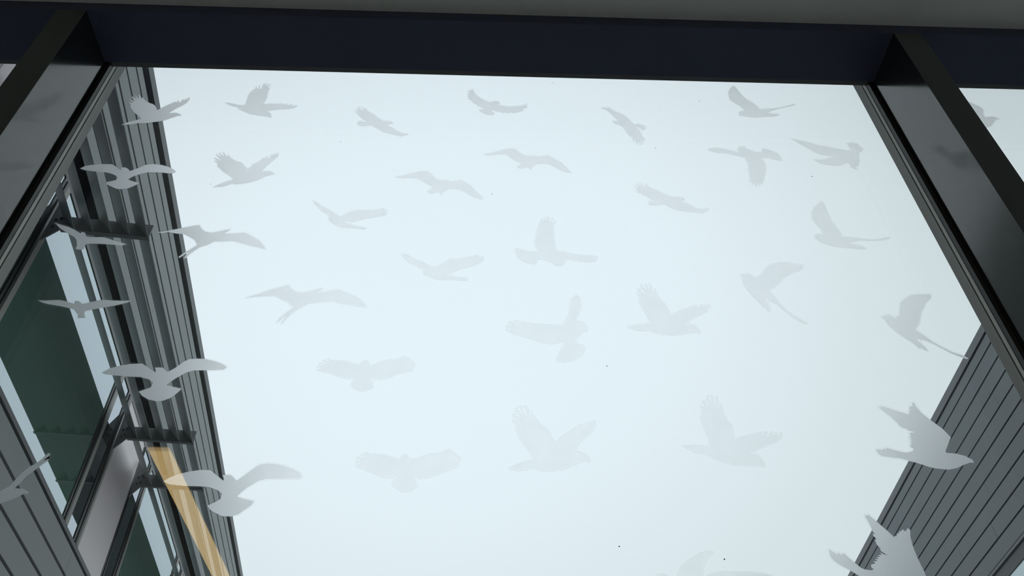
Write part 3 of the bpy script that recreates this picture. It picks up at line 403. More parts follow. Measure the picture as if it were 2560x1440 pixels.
  "1542,30717 1532,30698 1521,30656 1511,30641 1480,30683 1466,30689 1456,30682 1435,30632 1416,30633 1405,30624 1314,30398 1301,30356 1254,30135 1201,29837 1219,29666 1226,29640 1268,29549 1271,29536 1265,29523 1209,29504 1065,29515 778,29619 769,29613 760,29588 763,29445 825,29262 935,29168 965,29151 1115,29092 1204,29093 1216,29099 1226,29112 1252,29212 1262,29231 1280,29237 1352,29242 1475,29197 1588,29130 1605,29113 1630,29058 1646,29037 1744,29045 1798,29056 1865,29140 1884,29178 1881,29229 1890,29246 1998,29252 2200,29200 2377,29172 2404,29173 2551,29212 2570,29233 2625,29324 2635,29350 2634,29362 2626,29375 2611,29382 2469,29417 2262,29429 2029,29463 1870,29525 1744,29540 1723,29547 1710,29573 1690,29651 1681,29863 1677,30160 1690,30408 1700,30436 1738,30507 1744,30535 1732,30555 1723,30555 1684,30535 1675,30543 1673,30646 1663,30668 1653,30671 1640,30659 1612,30584 1603,30594 1570,30707 1561,30720"),
 20: ("-1771,29351 -1644,29316 -1532,29229 -1393,29131 -1257,29072 -1110,28950 -986,28928 -860,29043 -690,29199 -628,29213 -556,29189 -381,29244 -204,29287 -71,29354 -61,29297 46,29293 2,29241 55,29217 -24,29126 -155,29048 -330,28969 -460,28928 -580,28839 -717,28749 -856,28758 -715,28700 -539,28656 -296,28625 -303,28570 -537,28583 -710,28585 -926,28580 -1059,28644 -1176,28714 -1247,28749 -1254,28860 -1221,28898 -1337,28945 -1520,29053 -1661,29188 -1748,29287",
  "-1783,29369 -1788,29353 -1787,29340 -1770,29289 -1757,29264 -1670,29165 -1547,29047 -1520,29024 -1365,28932 -1274,28887 -1266,28751 -1254,28727 -1060,28616 -936,28557 -547,28556 -313,28544 -296,28549 -285,28567 -278,28615 -283,28640 -298,28651 -542,28684 -666,28716 -686,28728 -679,28740 -664,28753 -461,28896 -339,28937 -148,29023 -14,29104 56,29181 71,29207 69,29233 54,29258 62,29283 59,29309 44,29320 -37,29327 -46,29337 -58,29370 -73,29380 -215,29313 -383,29272 -542,29223 -568,29222 -631,29240 -689,29227 -710,29214 -979,28968 -998,28959 -1105,28979 -1252,29096 -1389,29159 -1639,29340 -1757,29375 -1774,29376"),
 21: ("5762,28874 5853,28877 5950,28910 6014,28841 6073,28781 6220,28862 6324,29021 6444,29150 6639,29251 6877,29289 7091,29230 7246,29209 7215,29089 6969,28973 6726,28811 6572,28638 6401,28481 6278,28403 6295,28359 6382,28167 6446,27977 6560,27777 6730,27595 6900,27464 6851,27443 6672,27580 6513,27805 6395,27991 6266,28091 6151,28162 6183,28016 6194,27827 6162,27784 6087,27883 6039,27954 5984,28100 5903,28231 5831,28409 5773,28605 5793,28805",
  "6791,29304 6638,29277 6440,29174 6311,29037 6213,28889 6099,28822 6080,28819 6072,28823 5971,28928 5953,28937 5856,28906 5765,28901 5749,28886 5744,28873 5746,28848 5769,28787 5754,28589 5810,28397 5885,28211 5965,28079 6019,27940 6070,27863 6150,27761 6168,27765 6201,27805 6212,27828 6214,27851 6205,28014 6196,28072 6199,28086 6216,28086 6257,28062 6380,27965 6493,27788 6576,27670 6660,27556 6831,27424 6856,27421 6895,27439 6913,27455 6918,27478 6912,27489 6745,27620 6575,27803 6466,27997 6402,28182 6318,28372 6317,28396 6328,28408 6410,28461 6570,28607 6739,28791 6966,28942 7214,29063 7227,29075 7237,29096 7266,29212 7265,29225 7251,29239 7101,29260 6895,29316"),
 22: ("-9123,27791 -8961,27789 -8804,27803 -8685,27811 -8553,27780 -8449,27738 -8369,27717 -8378,27790 -8297,27791 -8228,27731 -8190,27715 -8095,27745 -7979,27787 -7878,27828 -7757,27831 -7590,27817 -7385,27816 -7227,27830 -7305,27767 -7436,27713 -7620,27654 -7843,27594 -7953,27558 -8082,27512 -8065,27424 -8008,27327 -8163,27324 -8192,27422 -8269,27497 -8312,27551 -8449,27598 -8626,27645 -8842,27685 -8995,27726",
  "-7849,27855 -7897,27851 -8092,27776 -8195,27744 -8228,27757 -8290,27809 -8317,27817 -8389,27814 -8397,27799 -8395,27762 -8400,27753 -8408,27752 -8452,27763 -8561,27807 -8697,27837 -8965,27816 -9128,27817 -9141,27809 -9141,27795 -9127,27772 -9116,27765 -8988,27701 -8836,27659 -8611,27617 -8452,27575 -8352,27541 -8313,27523 -8276,27479 -8212,27414 -8202,27392 -8182,27328 -8167,27306 -8141,27299 -7999,27304 -7992,27309 -7993,27331 -8040,27417 -8048,27439 -8055,27483 -8047,27494 -7837,27567 -7607,27629 -7408,27694 -7286,27747 -7214,27806 -7208,27823 -7211,27834 -7218,27846 -7237,27855 -7404,27842 -7593,27844 -7760,27856"),
 23: ("-4922,27953 -4692,28052 -4457,28188 -4212,28288 -4089,28335 -4023,28226 -3937,28155 -3772,28107 -3612,28155 -3515,28208 -3374,28255 -3443,28151 -3417,28115 -3244,28155 -3019,28211 -2817,28113 -2627,28009 -2478,27897 -2383,27742 -2516,27768 -2728,27806 -2941,27844 -3106,27912 -3310,27880 -3582,27824 -3795,27665 -3872,27572 -3961,27432 -4056,27246 -4017,27404 -3947,27529 -4032,27431 -4151,27271 -4116,27388 -4026,27514 -3941,27613 -3875,27712 -3944,27753 -4012,27851 -4135,27905 -4251,27975 -4343,28023 -4529,28012 -4732,27986",
  "-4121,28353 -4467,28213 -4700,28079 -4923,27983 -4937,27971 -4938,27948 -4929,27935 -4912,27929 -4727,27959 -4532,27984 -4343,27994 -4261,27953 -4140,27882 -4023,27828 -3958,27741 -3919,27708 -3917,27697 -3957,27632 -4046,27528 -4131,27408 -4169,27283 -4168,27272 -4160,27256 -4143,27249 -4069,27335 -4061,27328 -4073,27252 -4068,27234 -4058,27225 -4050,27224 -4036,27237 -3944,27414 -3856,27553 -3785,27638 -3712,27695 -3586,27789 -3563,27801 -3305,27853 -3109,27884 -2926,27815 -2391,27718 -2374,27721 -2366,27739 -2372,27762 -2454,27897 -2485,27930 -2626,28036 -2815,28139 -3013,28235 -3038,28235 -3348,28159 -3398,28154 -3400,28166 -3364,28225 -3356,28249 -3364,28272 -3382,28280 -3519,28235 -3629,28179 -3782,28137 -3914,28175 -3941,28187 -4010,28246 -4078,28353 -4097,28360"),
 24: ("2057,28157 2115,28078 2116,27861 2064,27646 1975,27421 2078,27409 2178,27342 2212,27246 2206,27164 2112,27149 2010,27026 1940,26904 1954,26812 2103,26761 2116,26657 2013,26500 1856,26395 1732,26348 1553,26352 1546,26415 1615,26571 1704,26715 1732,26847 1673,26886 1527,26824 1404,26822 1223,26865 1072,26929 900,26993 697,27070 544,27168 668,27204 540,27263 680,27286 598,27381 764,27343 734,27411 878,27366 1136,27322 1447,27301 1737,27292 1789,27459 1873,27629 1908,27857 1942,28045",
  "2040,28174 1941,28078 1924,28054 1889,27869 1853,27640 1772,27470 1729,27337 1716,27322 1450,27327 1143,27349 887,27392 738,27436 721,27428 714,27395 704,27386 604,27406 588,27400 580,27381 582,27370 618,27316 613,27305 537,27288 523,27270 522,27259 528,27245 569,27217 567,27206 531,27183 527,27172 531,27151 690,27045 1063,26905 1215,26841 1393,26798 1425,26797 1531,26800 1664,26855 1688,26846 1704,26829 1703,26808 1683,26724 1601,26587 1529,26421 1534,26350 1539,26336 1555,26328 1731,26324 1862,26373 2022,26480 2131,26645 2134,26658 2134,26679 2123,26762 2116,26779 2101,26789 1981,26831 1971,26844 1964,26887 1971,26916 2022,27005 2108,27111 2126,27124 2201,27138 2219,27149 2226,27171 2231,27225 2232,27247 2227,27269 2200,27345 2186,27367 2090,27432 2024,27444 2014,27453 2019,27475 2084,27645 2132,27839 2137,27874 2136,28071 2132,28094 2074,28175 2058,28184"),
 25: ("3776,28385 3727,28310 3688,28530 3667,28516 3673,28342 3601,28542 3580,28528 3611,28315 3508,28499 3487,28485 3559,28208 3417,28390 3404,28363 3470,28193 3378,28263 3429,28166 3403,28035 3416,27906 3459,27792 3520,27604 3570,27406 3434,27367 3263,27339 3075,27286 3220,27216 3357,27194 3525,27209 3629,27151 3808,27106 4038,27098 4228,27131 4422,27177 4565,27143 4539,27264 4452,27361 4354,27390 4280,27395 4434,27534 4645,27664 4806,27768 4911,27924 4875,27936 4827,27883 4831,27961 4748,27869 4742,27946 4618,27841 4615,27931 4544,27852 4531,27890 4384,27811 4222,27744 4128,27691 4031,27614 3993,27676 3975,27815 3946,27943 3878,28006 3829,28135",
  "3584,28559 3569,28545 3562,28533 3556,28480 3518,28523 3500,28522 3479,28507 3471,28495 3468,28470 3490,28375 3488,28354 3472,28365 3434,28410 3417,28415 3408,28410 3392,28385 3385,28360 3399,28301 3393,28292 3376,28288 3366,28279 3360,28265 3363,28241 3403,28159 3402,28135 3383,28030 3397,27895 3499,27596 3536,27451 3536,27429 3520,27418 3437,27394 3266,27365 3084,27314 3062,27299 3058,27288 3062,27268 3080,27255 3220,27190 3350,27169 3519,27181 3620,27127 3805,27080 4037,27073 4225,27106 4416,27149 4545,27121 4571,27124 4582,27140 4583,27151 4555,27282 4469,27380 4367,27415 4355,27422 4358,27433 4445,27513 4652,27641 4813,27747 4922,27905 4929,27922 4924,27945 4888,27961 4862,27956 4854,27961 4847,27978 4832,27985 4771,27934 4757,27965 4743,27970 4724,27959 4663,27908 4644,27898 4638,27910 4634,27939 4629,27950 4611,27953 4559,27906 4535,27915 4526,27914 4385,27838 4220,27769 4126,27717 4058,27664 4040,27655 4025,27671 4013,27697 3994,27834 3964,27957 3896,28029 3851,28145 3792,28403 3775,28409 3746,28384 3738,28390 3709,28536 3698,28554 3689,28556 3670,28548 3640,28520 3611,28566 3603,28567"),
 26: ("8553,27679 8633,27696 8706,27743 8768,27721 8835,27647 8965,27725 9023,27878 9122,28097 9283,28241 9429,28323 9570,28355 9880,28361 9858,28269 9781,28188 9658,28076 9595,27967 9485,27842 9412,27688 9307,27491 9174,27326 9310,27154 9421,26997 9587,26844 9759,26713 9946,26626 10002,26571 9968,26543 9879,26597 9697,26698 9530,26843 9422,26940 9267,27038 9097,27078 9169,26922 9217,26809 9228,26746 9145,26794 9086,26878 9100,26793 9042,26877 8970,26990 8846,27117 8731,27274 8649,27435 8612,27598",
  "9622,28385 9567,28381 9450,28355 9419,28343 9273,28260 9121,28124 9103,28101 9091,28076 9006,27887 8956,27759 8950,27747 8933,27731 8867,27692 8847,27685 8781,27748 8727,27768 8709,27768 8634,27724 8558,27705 8542,27693 8532,27670 8539,27648 8588,27580 8630,27412 8710,27256 8826,27096 8951,26966 9079,26776 9091,26770 9119,26777 9217,26723 9238,26734 9246,26747 9248,26768 9238,26827 9163,27003 9160,27014 9163,27025 9167,27027 9192,27026 9255,27010 9399,26919 9444,26881 9678,26676 9945,26523 9960,26520 9970,26523 10013,26559 10022,26580 10021,26591 9968,26645 9771,26741 9608,26865 9450,27011 9212,27334 9222,27356 9329,27492 9427,27676 9494,27815 9509,27839 9608,27954 9676,28064 9795,28175 9863,28246 9879,28270 9903,28367 9902,28379 9892,28389"),
 27: ("-7241,25940 -7128,26044 -6948,26112 -6760,26161 -6541,26175 -6428,26101 -6302,26012 -6228,25961 -6248,26051 -6278,26070 -6221,26084 -6119,26079 -6024,25990 -5999,25971 -5877,26083 -5761,26229 -5666,26297 -5526,26312 -5371,26308 -5153,26252 -4982,26175 -4902,26111 -4953,26045 -5204,26028 -5507,26024 -5645,25970 -5809,25826 -5886,25736 -5937,25666 -5806,25624 -5632,25583 -5662,25526 -5712,25451 -5787,25364 -5916,25296 -6031,25288 -6190,25329 -6320,25406 -6412,25504 -6313,25555 -6217,25600 -6201,25719 -6301,25794 -6477,25848 -6720,25858 -6976,25879 -7186,25908",
  "-5638,26326 -5682,26318 -5774,26253 -5894,26104 -6000,26007 -6017,26011 -6117,26101 -6211,26109 -6269,26100 -6295,26088 -6296,26069 -6291,26059 -6265,26030 -6269,26018 -6306,26039 -6532,26193 -6550,26199 -6565,26199 -6767,26186 -6965,26135 -7142,26067 -7251,25966 -7260,25947 -7252,25928 -7242,25918 -7191,25889 -7166,25882 -6947,25853 -6715,25833 -6471,25823 -6306,25771 -6250,25731 -6229,25713 -6226,25703 -6227,25684 -6236,25628 -6241,25619 -6397,25541 -6428,25520 -6429,25503 -6418,25485 -6323,25386 -6198,25311 -6031,25266 -5901,25275 -5784,25337 -5766,25351 -5692,25437 -5644,25510 -5617,25561 -5613,25580 -5616,25589 -5631,25604 -5815,25650 -5875,25670 -5888,25680 -5887,25689 -5875,25708 -5795,25803 -5641,25939 -5621,25951 -5495,25998 -5199,26003 -4951,26020 -4933,26030 -4894,26080 -4884,26098 -4883,26110 -4887,26120 -4900,26136 -4978,26197 -5163,26279 -5377,26333 -5533,26338"),
 28: ("-2895,26292 -2988,26344 -2958,26270 -3070,26306 -2993,26228 -3125,26231 -3021,26196 -3154,26152 -3045,26132 -3159,26073 -3006,26029 -2879,25990 -2749,25930 -2622,25891 -2498,25867 -2369,25874 -2437,25761 -2454,25700 -2348,25621 -2238,25573 -2146,25604 -2040,25676 -2086,25807 -2118,25878 -2010,25859 -1849,25871 -1731,25924 -1615,25998 -1495,26031 -1318,26086 -1314,26148 -1277,26223 -1324,26296 -1395,26359 -1482,26411 -1601,26345 -1725,26332 -1888,26298 -2045,26211 -2141,26188 -2200,26282 -2262,26313 -2305,26259 -2347,26185 -2499,26225 -2629,26276 -2796,26294",
  "-1506,26427 -1612,26371 -1730,26358 -1892,26323 -2048,26238 -2125,26220 -2141,26228 -2194,26304 -2262,26337 -2284,26323 -2319,26280 -2352,26224 -2367,26217 -2495,26250 -2634,26301 -2793,26319 -2895,26320 -2988,26368 -3003,26362 -3007,26352 -3004,26322 -3012,26316 -3068,26330 -3083,26324 -3088,26310 -3087,26300 -3068,26270 -3067,26260 -3128,26255 -3142,26243 -3143,26229 -3139,26219 -3123,26200 -3129,26190 -3163,26175 -3173,26159 -3168,26139 -3147,26120 -3151,26110 -3174,26090 -3177,26070 -3169,26056 -3152,26047 -2886,25967 -2781,25919 -2747,25905 -2619,25866 -2501,25843 -2432,25843 -2424,25837 -2425,25828 -2455,25772 -2472,25712 -2470,25693 -2459,25678 -2353,25599 -2247,25552 -2224,25552 -2143,25579 -2036,25650 -2023,25668 -2025,25689 -2071,25823 -2071,25839 -2055,25841 -2001,25834 -1841,25848 -1722,25902 -1604,25974 -1330,26055 -1304,26069 -1297,26089 -1293,26138 -1261,26209 -1260,26229 -1265,26241 -1315,26318 -1384,26379 -1475,26434 -1491,26434"),
 29: ("1040,24993 990,25130 972,25052 953,25076 893,25257 863,25238 921,25004 897,25015 798,25243 772,25237 843,25039 804,25074 722,25206 701,25187 772,25002 839,24902 669,25066 654,25054 770,24871 667,24941 647,24917 715,24836 712,24695 744,24592 828,24444 921,24288 994,24166 1048,24078 866,24033 703,23977 570,23900 720,23874 843,23881 977,23936 1116,23878 1315,23874 1525,23908 1720,23997 1907,24081 2011,24054 2006,24120 1945,24197 1833,24252 1718,24251 1793,24363 1870,24489 2007,24628 2112,24711 2172,24840 2170,24935 2150,24935 2123,24851 2107,24899 2087,24886 2041,24815 2027,24886 2006,24874 1937,24744 1918,24755 1914,24837 1884,24825 1848,24743 1821,24778 1697,24683 1615,24636 1543,24566 1409,24427 1346,24541 1304,24679 1258,24760 1191,24794 1125,24875",
  "878,25276 848,25254 843,25245 839,25225 831,25229 810,25263 794,25268 771,25262 758,25253 748,25217 733,25227 717,25229 689,25206 683,25197 682,25178 720,25069 714,25060 685,25084 670,25090 654,25084 639,25068 635,25059 637,25041 673,24978 671,24969 652,24957 637,24940 629,24926 628,24915 634,24897 690,24826 693,24809 692,24694 726,24580 814,24426 1000,24115 1005,24098 992,24088 861,24055 695,23997 563,23921 552,23904 552,23896 557,23885 578,23875 713,23853 827,23857 856,23862 965,23907 979,23909 1113,23856 1320,23852 1530,23887 1864,24037 1909,24054 2001,24032 2016,24034 2024,24041 2030,24057 2023,24132 1966,24207 1950,24221 1844,24272 1772,24279 1769,24282 1770,24290 1889,24477 2017,24607 2112,24683 2129,24701 2191,24834 2192,24924 2186,24951 2168,24960 2142,24955 2125,24929 2086,24913 2054,24886 2041,24904 2033,24909 2010,24903 1990,24886 1951,24817 1943,24810 1932,24849 1924,24859 1909,24860 1878,24847 1869,24840 1844,24796 1822,24801 1807,24795 1689,24706 1604,24654 1432,24482 1416,24472 1402,24486 1366,24552 1322,24692 1278,24771 1261,24786 1202,24818 1147,24885 1059,25008 1006,25146 989,25154 981,25151 965,25134 958,25139 908,25273 893,25281"),
 30: ("4647,25211 4654,25360 4610,25301 4596,25313 4603,25523 4567,25444 4545,25326 4531,25339 4510,25548 4487,25541 4479,25377 4468,25377 4426,25534 4407,25521 4407,25337 4425,25227 4330,25421 4309,25427 4341,25239 4283,25309 4263,25316 4270,25232 4250,25116 4215,25039 4231,24888 4261,24703 4285,24544 4283,24388 4143,24386 3992,24409 3783,24395 3877,24336 3999,24266 4142,24261 4259,24174 4446,24082 4639,24026 4892,24017 5095,24013 5191,23985 5196,24054 5163,24136 5107,24206 4985,24258 5118,24348 5233,24397 5406,24471 5556,24533 5650,24619 5682,24706 5647,24693 5587,24619 5609,24711 5573,24692 5495,24630 5527,24723 5505,24716 5363,24604 5399,24715 5381,24727 5298,24640 5301,24702 5271,24708 5133,24657 4969,24624 4855,24581 4754,24543 4746,24634 4760,24782 4759,24882 4697,24944 4668,25070",
  "4488,25567 4473,25555 4458,25531 4441,25555 4432,25559 4415,25554 4394,25535 4386,25516 4384,25421 4379,25396 4372,25399 4341,25445 4311,25452 4294,25439 4288,25420 4296,25345 4292,25341 4260,25339 4252,25332 4243,25316 4247,25233 4244,25205 4228,25122 4197,25048 4194,25030 4210,24876 4263,24540 4262,24435 4258,24418 4241,24412 4152,24411 3992,24432 3796,24419 3781,24416 3768,24405 3764,24387 3767,24379 3861,24316 3983,24247 4004,24242 4129,24237 4246,24153 4428,24064 4622,24006 4876,23994 5080,23990 5184,23963 5201,23970 5207,23978 5212,23995 5215,24028 5215,24070 5177,24158 5125,24223 5058,24255 5046,24263 5046,24271 5079,24297 5134,24331 5566,24516 5664,24607 5699,24696 5702,24714 5699,24722 5685,24729 5636,24715 5624,24730 5611,24734 5551,24706 5544,24741 5537,24745 5522,24745 5497,24735 5432,24686 5415,24677 5413,24684 5420,24719 5418,24728 5407,24742 5386,24750 5369,24743 5331,24709 5305,24727 5268,24730 5136,24682 4970,24648 4798,24583 4782,24579 4775,24582 4768,24642 4781,24784 4780,24882 4772,24905 4718,24963 4692,25072 4670,25219 4674,25369 4670,25378 4657,25384 4631,25368 4623,25370 4625,25519 4623,25535 4617,25545 4602,25547 4590,25538 4557,25475 4547,25463 4542,25475 4528,25566 4513,25574"),
 31: ("7735,25324 7789,25305 7779,25357 7899,25307 8042,25243 8186,25187 8268,25155 8278,25201 8302,25207 8299,25246 8326,25260 8326,25305 8363,25365 8406,25346 8435,25445 8467,25425 8485,25320 8543,25178 8659,25019 8807,24837 8894,24645 8781,24490 8677,24344 8674,24308 8871,24286 9010,24240 9113,24158 9121,24099 9037,24098 8903,24050 8752,23984 8582,23948 8334,23975 8241,24003 8106,24060 8015,24095 7892,24129 7783,24175 7632,24191 7435,24225 7388,24272 7363,24356 7429,24368 7520,24357 7509,24387 7577,24370 7573,24406 7718,24353 7851,24312 7931,24301 8083,24345 8045,24356 8098,24387 8060,24398 8037,24453 8092,24459 8050,24489 8109,24508 8059,24532 8124,24551 8066,24581 8142,24600 8083,24630 8149,24649 8098,24674 8153,24693 8120,24736 8250,24756 8141,24780 8105,24829 8038,24854 7991,24903 7986,24954 7945,25023 7891,25119 7812,25208",
  "8427,25463 8413,25443 8394,25395 8361,25387 8341,25366 8306,25309 8300,25281 8282,25252 8272,25224 8258,25206 8248,25198 8226,25203 8059,25268 7797,25381 7774,25378 7756,25358 7730,25344 7717,25330 7713,25311 7721,25293 7790,25190 7869,25098 7954,24953 7963,24935 7967,24898 7974,24880 8019,24833 8087,24804 8113,24764 8098,24728 8101,24702 8079,24675 8073,24648 8063,24630 8060,24604 8045,24577 8048,24550 8040,24533 8037,24506 8015,24445 8036,24384 8035,24376 8024,24358 8011,24348 7952,24330 7928,24327 7854,24339 7733,24376 7584,24429 7568,24424 7547,24408 7510,24408 7481,24389 7436,24392 7364,24378 7354,24372 7345,24360 7341,24343 7367,24257 7420,24204 7618,24168 7762,24152 7822,24129 7881,24105 8010,24068 8224,23981 8311,23955 8568,23925 8746,23961 8899,24026 9015,24068 9038,24074 9114,24076 9131,24086 9138,24095 9143,24120 9132,24177 9030,24260 8883,24310 8716,24329 8703,24336 8704,24348 8715,24365 8906,24630 8915,24648 8915,24665 8826,24858 8678,25043 8565,25200 8509,25336 8488,25444 8453,25468 8437,25468"),
 32: ("-5436,23594 -5365,23663 -5235,23733 -5051,23792 -4860,23828 -4688,23824 -4591,23750 -4411,23614 -4419,23671 -4457,23728 -4388,23734 -4307,23729 -4245,23672 -4189,23621 -4085,23719 -3961,23848 -3867,23936 -3731,23967 -3578,23956 -3419,23916 -3256,23854 -3122,23773 -3083,23716 -3127,23675 -3325,23662 -3674,23660 -3816,23618 -3987,23481 -4067,23391 -4115,23313 -3993,23270 -3813,23227 -3842,23151 -3924,23074 -4029,22977 -4136,22939 -4282,22943 -4421,23007 -4510,23060 -4576,23135 -4466,23201 -4383,23267 -4386,23367 -4470,23433 -4631,23493 -4781,23504 -5079,23513 -5333,23544",
  "-3774,23982 -3868,23961 -3887,23951 -3976,23866 -4102,23737 -4188,23657 -4195,23656 -4203,23660 -4297,23745 -4312,23752 -4333,23753 -4396,23757 -4457,23751 -4470,23746 -4475,23738 -4475,23726 -4450,23679 -4454,23674 -4486,23695 -4686,23844 -4861,23851 -5060,23814 -5245,23755 -5377,23684 -5448,23617 -5455,23600 -5449,23584 -5436,23573 -5327,23522 -5074,23490 -4779,23481 -4633,23471 -4477,23413 -4410,23359 -4406,23344 -4406,23283 -4474,23224 -4522,23195 -4586,23156 -4594,23145 -4595,23138 -4583,23116 -4529,23054 -4512,23039 -4427,22989 -4286,22925 -4145,22918 -4119,22921 -4014,22960 -3834,23126 -3822,23143 -3795,23219 -3797,23234 -3803,23242 -3818,23250 -3996,23293 -4062,23317 -4073,23323 -4075,23331 -4048,23377 -3971,23463 -3810,23592 -3791,23601 -3667,23636 -3322,23640 -3124,23653 -3105,23664 -3074,23692 -3065,23706 -3064,23714 -3069,23730 -3111,23789 -3235,23865 -3265,23880 -3415,23938 -3577,23979 -3733,23990"),
 33: ("-1937,24168 -2029,24201 -1977,24143 -2095,24152 -2030,24094 -2164,24098 -2076,24055 -2165,23996 -2070,24007 -2156,23924 -2048,23883 -1919,23827 -1790,23771 -1662,23725 -1538,23708 -1408,23727 -1449,23634 -1483,23550 -1371,23468 -1287,23432 -1167,23451 -1050,23526 -1106,23636 -1137,23730 -1044,23702 -840,23723 -735,23780 -597,23838 -475,23906 -364,23945 -362,24032 -322,24100 -426,24187 -531,24275 -613,24215 -738,24184 -864,24173 -987,24123 -1110,24073 -1218,24063 -1256,24140 -1317,24169 -1363,24110 -1392,24051 -1529,24089 -1659,24146 -1785,24155",
  "-548,24291 -625,24237 -739,24209 -868,24196 -1106,24101 -1128,24096 -1191,24089 -1206,24092 -1245,24158 -1313,24191 -1327,24189 -1336,24182 -1380,24125 -1398,24090 -1405,24083 -1412,24082 -1521,24111 -1655,24168 -1929,24191 -2032,24224 -2044,24217 -2048,24209 -2044,24184 -2046,24175 -2099,24175 -2111,24166 -2114,24150 -2107,24125 -2121,24121 -2164,24121 -2177,24115 -2183,24099 -2177,24083 -2138,24058 -2134,24050 -2140,24042 -2175,24017 -2184,24000 -2183,23992 -2176,23980 -2155,23968 -2157,23960 -2174,23935 -2174,23919 -2168,23909 -2153,23899 -2050,23859 -1785,23746 -1655,23701 -1542,23685 -1472,23694 -1454,23691 -1455,23675 -1500,23564 -1502,23548 -1494,23533 -1383,23451 -1297,23413 -1276,23411 -1160,23430 -1047,23501 -1034,23512 -1031,23520 -1036,23544 -1090,23654 -1097,23678 -1097,23686 -1094,23690 -1037,23680 -835,23701 -725,23759 -587,23817 -469,23882 -363,23920 -349,23930 -344,23943 -339,24025 -307,24083 -303,24100 -304,24108 -319,24127 -512,24288 -527,24297"),
 34: ("-8496,23095 -8308,23237 -8118,23380 -7994,23486 -7941,23632 -7886,23751 -7804,23871 -7724,23931 -7650,24033 -7601,24136 -7562,24146 -7543,24095 -7555,24034 -7618,23993 -7573,24059 -7530,24034 -7541,23994 -7619,23902 -7692,23802 -7806,23653 -7845,23536 -7908,23439 -7766,23440 -7633,23374 -7630,23345 -7709,23335 -7800,23268 -7956,23183 -8169,23097 -8379,23013",
  "-7601,24162 -7614,24158 -7624,24147 -7671,24050 -7738,23957 -7823,23887 -7902,23771 -7962,23647 -8010,23512 -8018,23499 -8138,23397 -8505,23120 -8514,23110 -8515,23100 -8507,23085 -8499,23078 -8390,23001 -8373,22993 -8361,22995 -8260,23035 -7939,23164 -7786,23248 -7698,23311 -7623,23323 -7612,23330 -7610,23342 -7613,23369 -7621,23385 -7630,23392 -7761,23457 -7776,23461 -7843,23464 -7852,23467 -7852,23475 -7825,23521 -7783,23640 -7602,23881 -7519,23983 -7510,24015 -7510,24032 -7523,24056 -7524,24097 -7542,24146 -7554,24162 -7569,24169"),
 35: ("5926,22387 5973,22353 6052,22295 6061,22337 6122,22286 6132,22320 6170,22312 6228,22237 6305,22146 6375,22064 6431,22039 6530,22023 6583,22040 6553,22073 6561,22122 6649,22147 6620,22180 6695,22188 6657,22222 6730,22222 6692,22255 6775,22264 6727,22289 6803,22297 6776,22339 6901,22277 6809,22365 6809,22416 6774,22484 6772,22578 6810,22570 6767,22639 6767,22678 6808,22665 6781,22721 6778,22778 6765,22893 6741,22974 6744,23036 6794,23010 6801,23046 6827,23010 6910,22903 7026,22753 7127,22610 7129,22640 7167,22632 7190,22675 7218,22684 7246,22719 7274,22728 7318,22759 7354,22720 7409,22782 7439,22773 7443,22738 7406,22633 7390,22495 7388,22376 7396,22216 7412,22059 7421,22018 7420,21928 7400,21832 7494,21784 7628,21720 7679,21649 7504,21602 7266,21594 7048,21640 6751,21687 6513,21797 6346,21893 6166,22030 6053,22104 5957,22186 5917,22269",
  "6797,23064 6779,23051 6746,23057 6729,23045 6722,23029 6719,22976 6721,22957 6744,22878 6761,22706 6761,22699 6748,22677 6746,22662 6748,22625 6761,22596 6751,22567 6753,22480 6786,22408 6787,22372 6784,22365 6764,22350 6759,22343 6757,22322 6753,22315 6730,22308 6716,22300 6701,22279 6683,22268 6670,22250 6643,22230 6635,22208 6611,22194 6605,22187 6601,22180 6602,22159 6599,22156 6594,22152 6560,22140 6548,22130 6539,22109 6534,22075 6535,22054 6531,22049 6517,22047 6447,22059 6393,22081 6253,22244 6194,22319 6177,22332 6138,22340 6115,22330 6108,22330 6068,22356 6060,22355 6036,22340 6030,22341 5944,22402 5932,22406 5925,22405 5913,22397 5906,22383 5897,22276 5899,22255 5940,22171 6037,22087 6154,22011 6335,21874 6499,21780 6661,21705 6747,21667 7037,21621 7258,21575 7500,21583 7670,21629 7685,21635 7697,21649 7698,21655 7694,21669 7644,21736 7440,21837 7429,21843 7425,21850 7440,21932 7442,22022 7432,22077 7417,22225 7410,22381 7411,22497 7428,22636 7463,22740 7459,22784 7443,22796 7423,22802 7409,22801 7395,22791 7368,22763 7359,22758 7331,22778 7317,22778 7272,22749 7239,22734 7207,22703 7178,22686 7158,22662 7123,22662 7042,22774 6824,23057 6812,23066"),
 36: ("2933,21882 2974,21927 3029,21946 3088,21928 3155,21847 3271,21812 3307,21874 3302,21955 3361,22056 3464,22148 3592,22222 3740,22307 3835,22340 3940,22326 3837,22251 3767,22158 3723,22057 3682,21920 3716,21866 3805,21921 3899,21957 4035,21980 4476,21977 4693,21964 4818,21928 4910,21870 4708,21833 4258,21778 3886,21654 3528,21583 3195,21653 3038,21758 2943,21829",
  "3819,22355 3726,22320 3466,22170 3446,22155 3358,22077 3342,22058 3286,21962 3283,21949 3286,21881 3274,21854 3262,21839 3249,21840 3168,21866 3100,21943 3031,21964 2969,21944 2956,21934 2920,21893 2915,21873 2927,21819 2937,21808 3025,21741 3185,21635 3518,21566 3537,21566 3886,21635 4075,21698 4258,21759 4711,21815 4904,21850 4921,21858 4928,21872 4927,21878 4920,21888 4834,21943 4713,21980 4690,21984 4480,21997 4035,21999 3891,21974 3798,21937 3739,21902 3725,21897 3719,21901 3706,21923 3706,21936 3742,22053 3785,22150 3847,22234 3946,22308 3958,22326 3956,22340 3943,22347 3847,22360"),
}
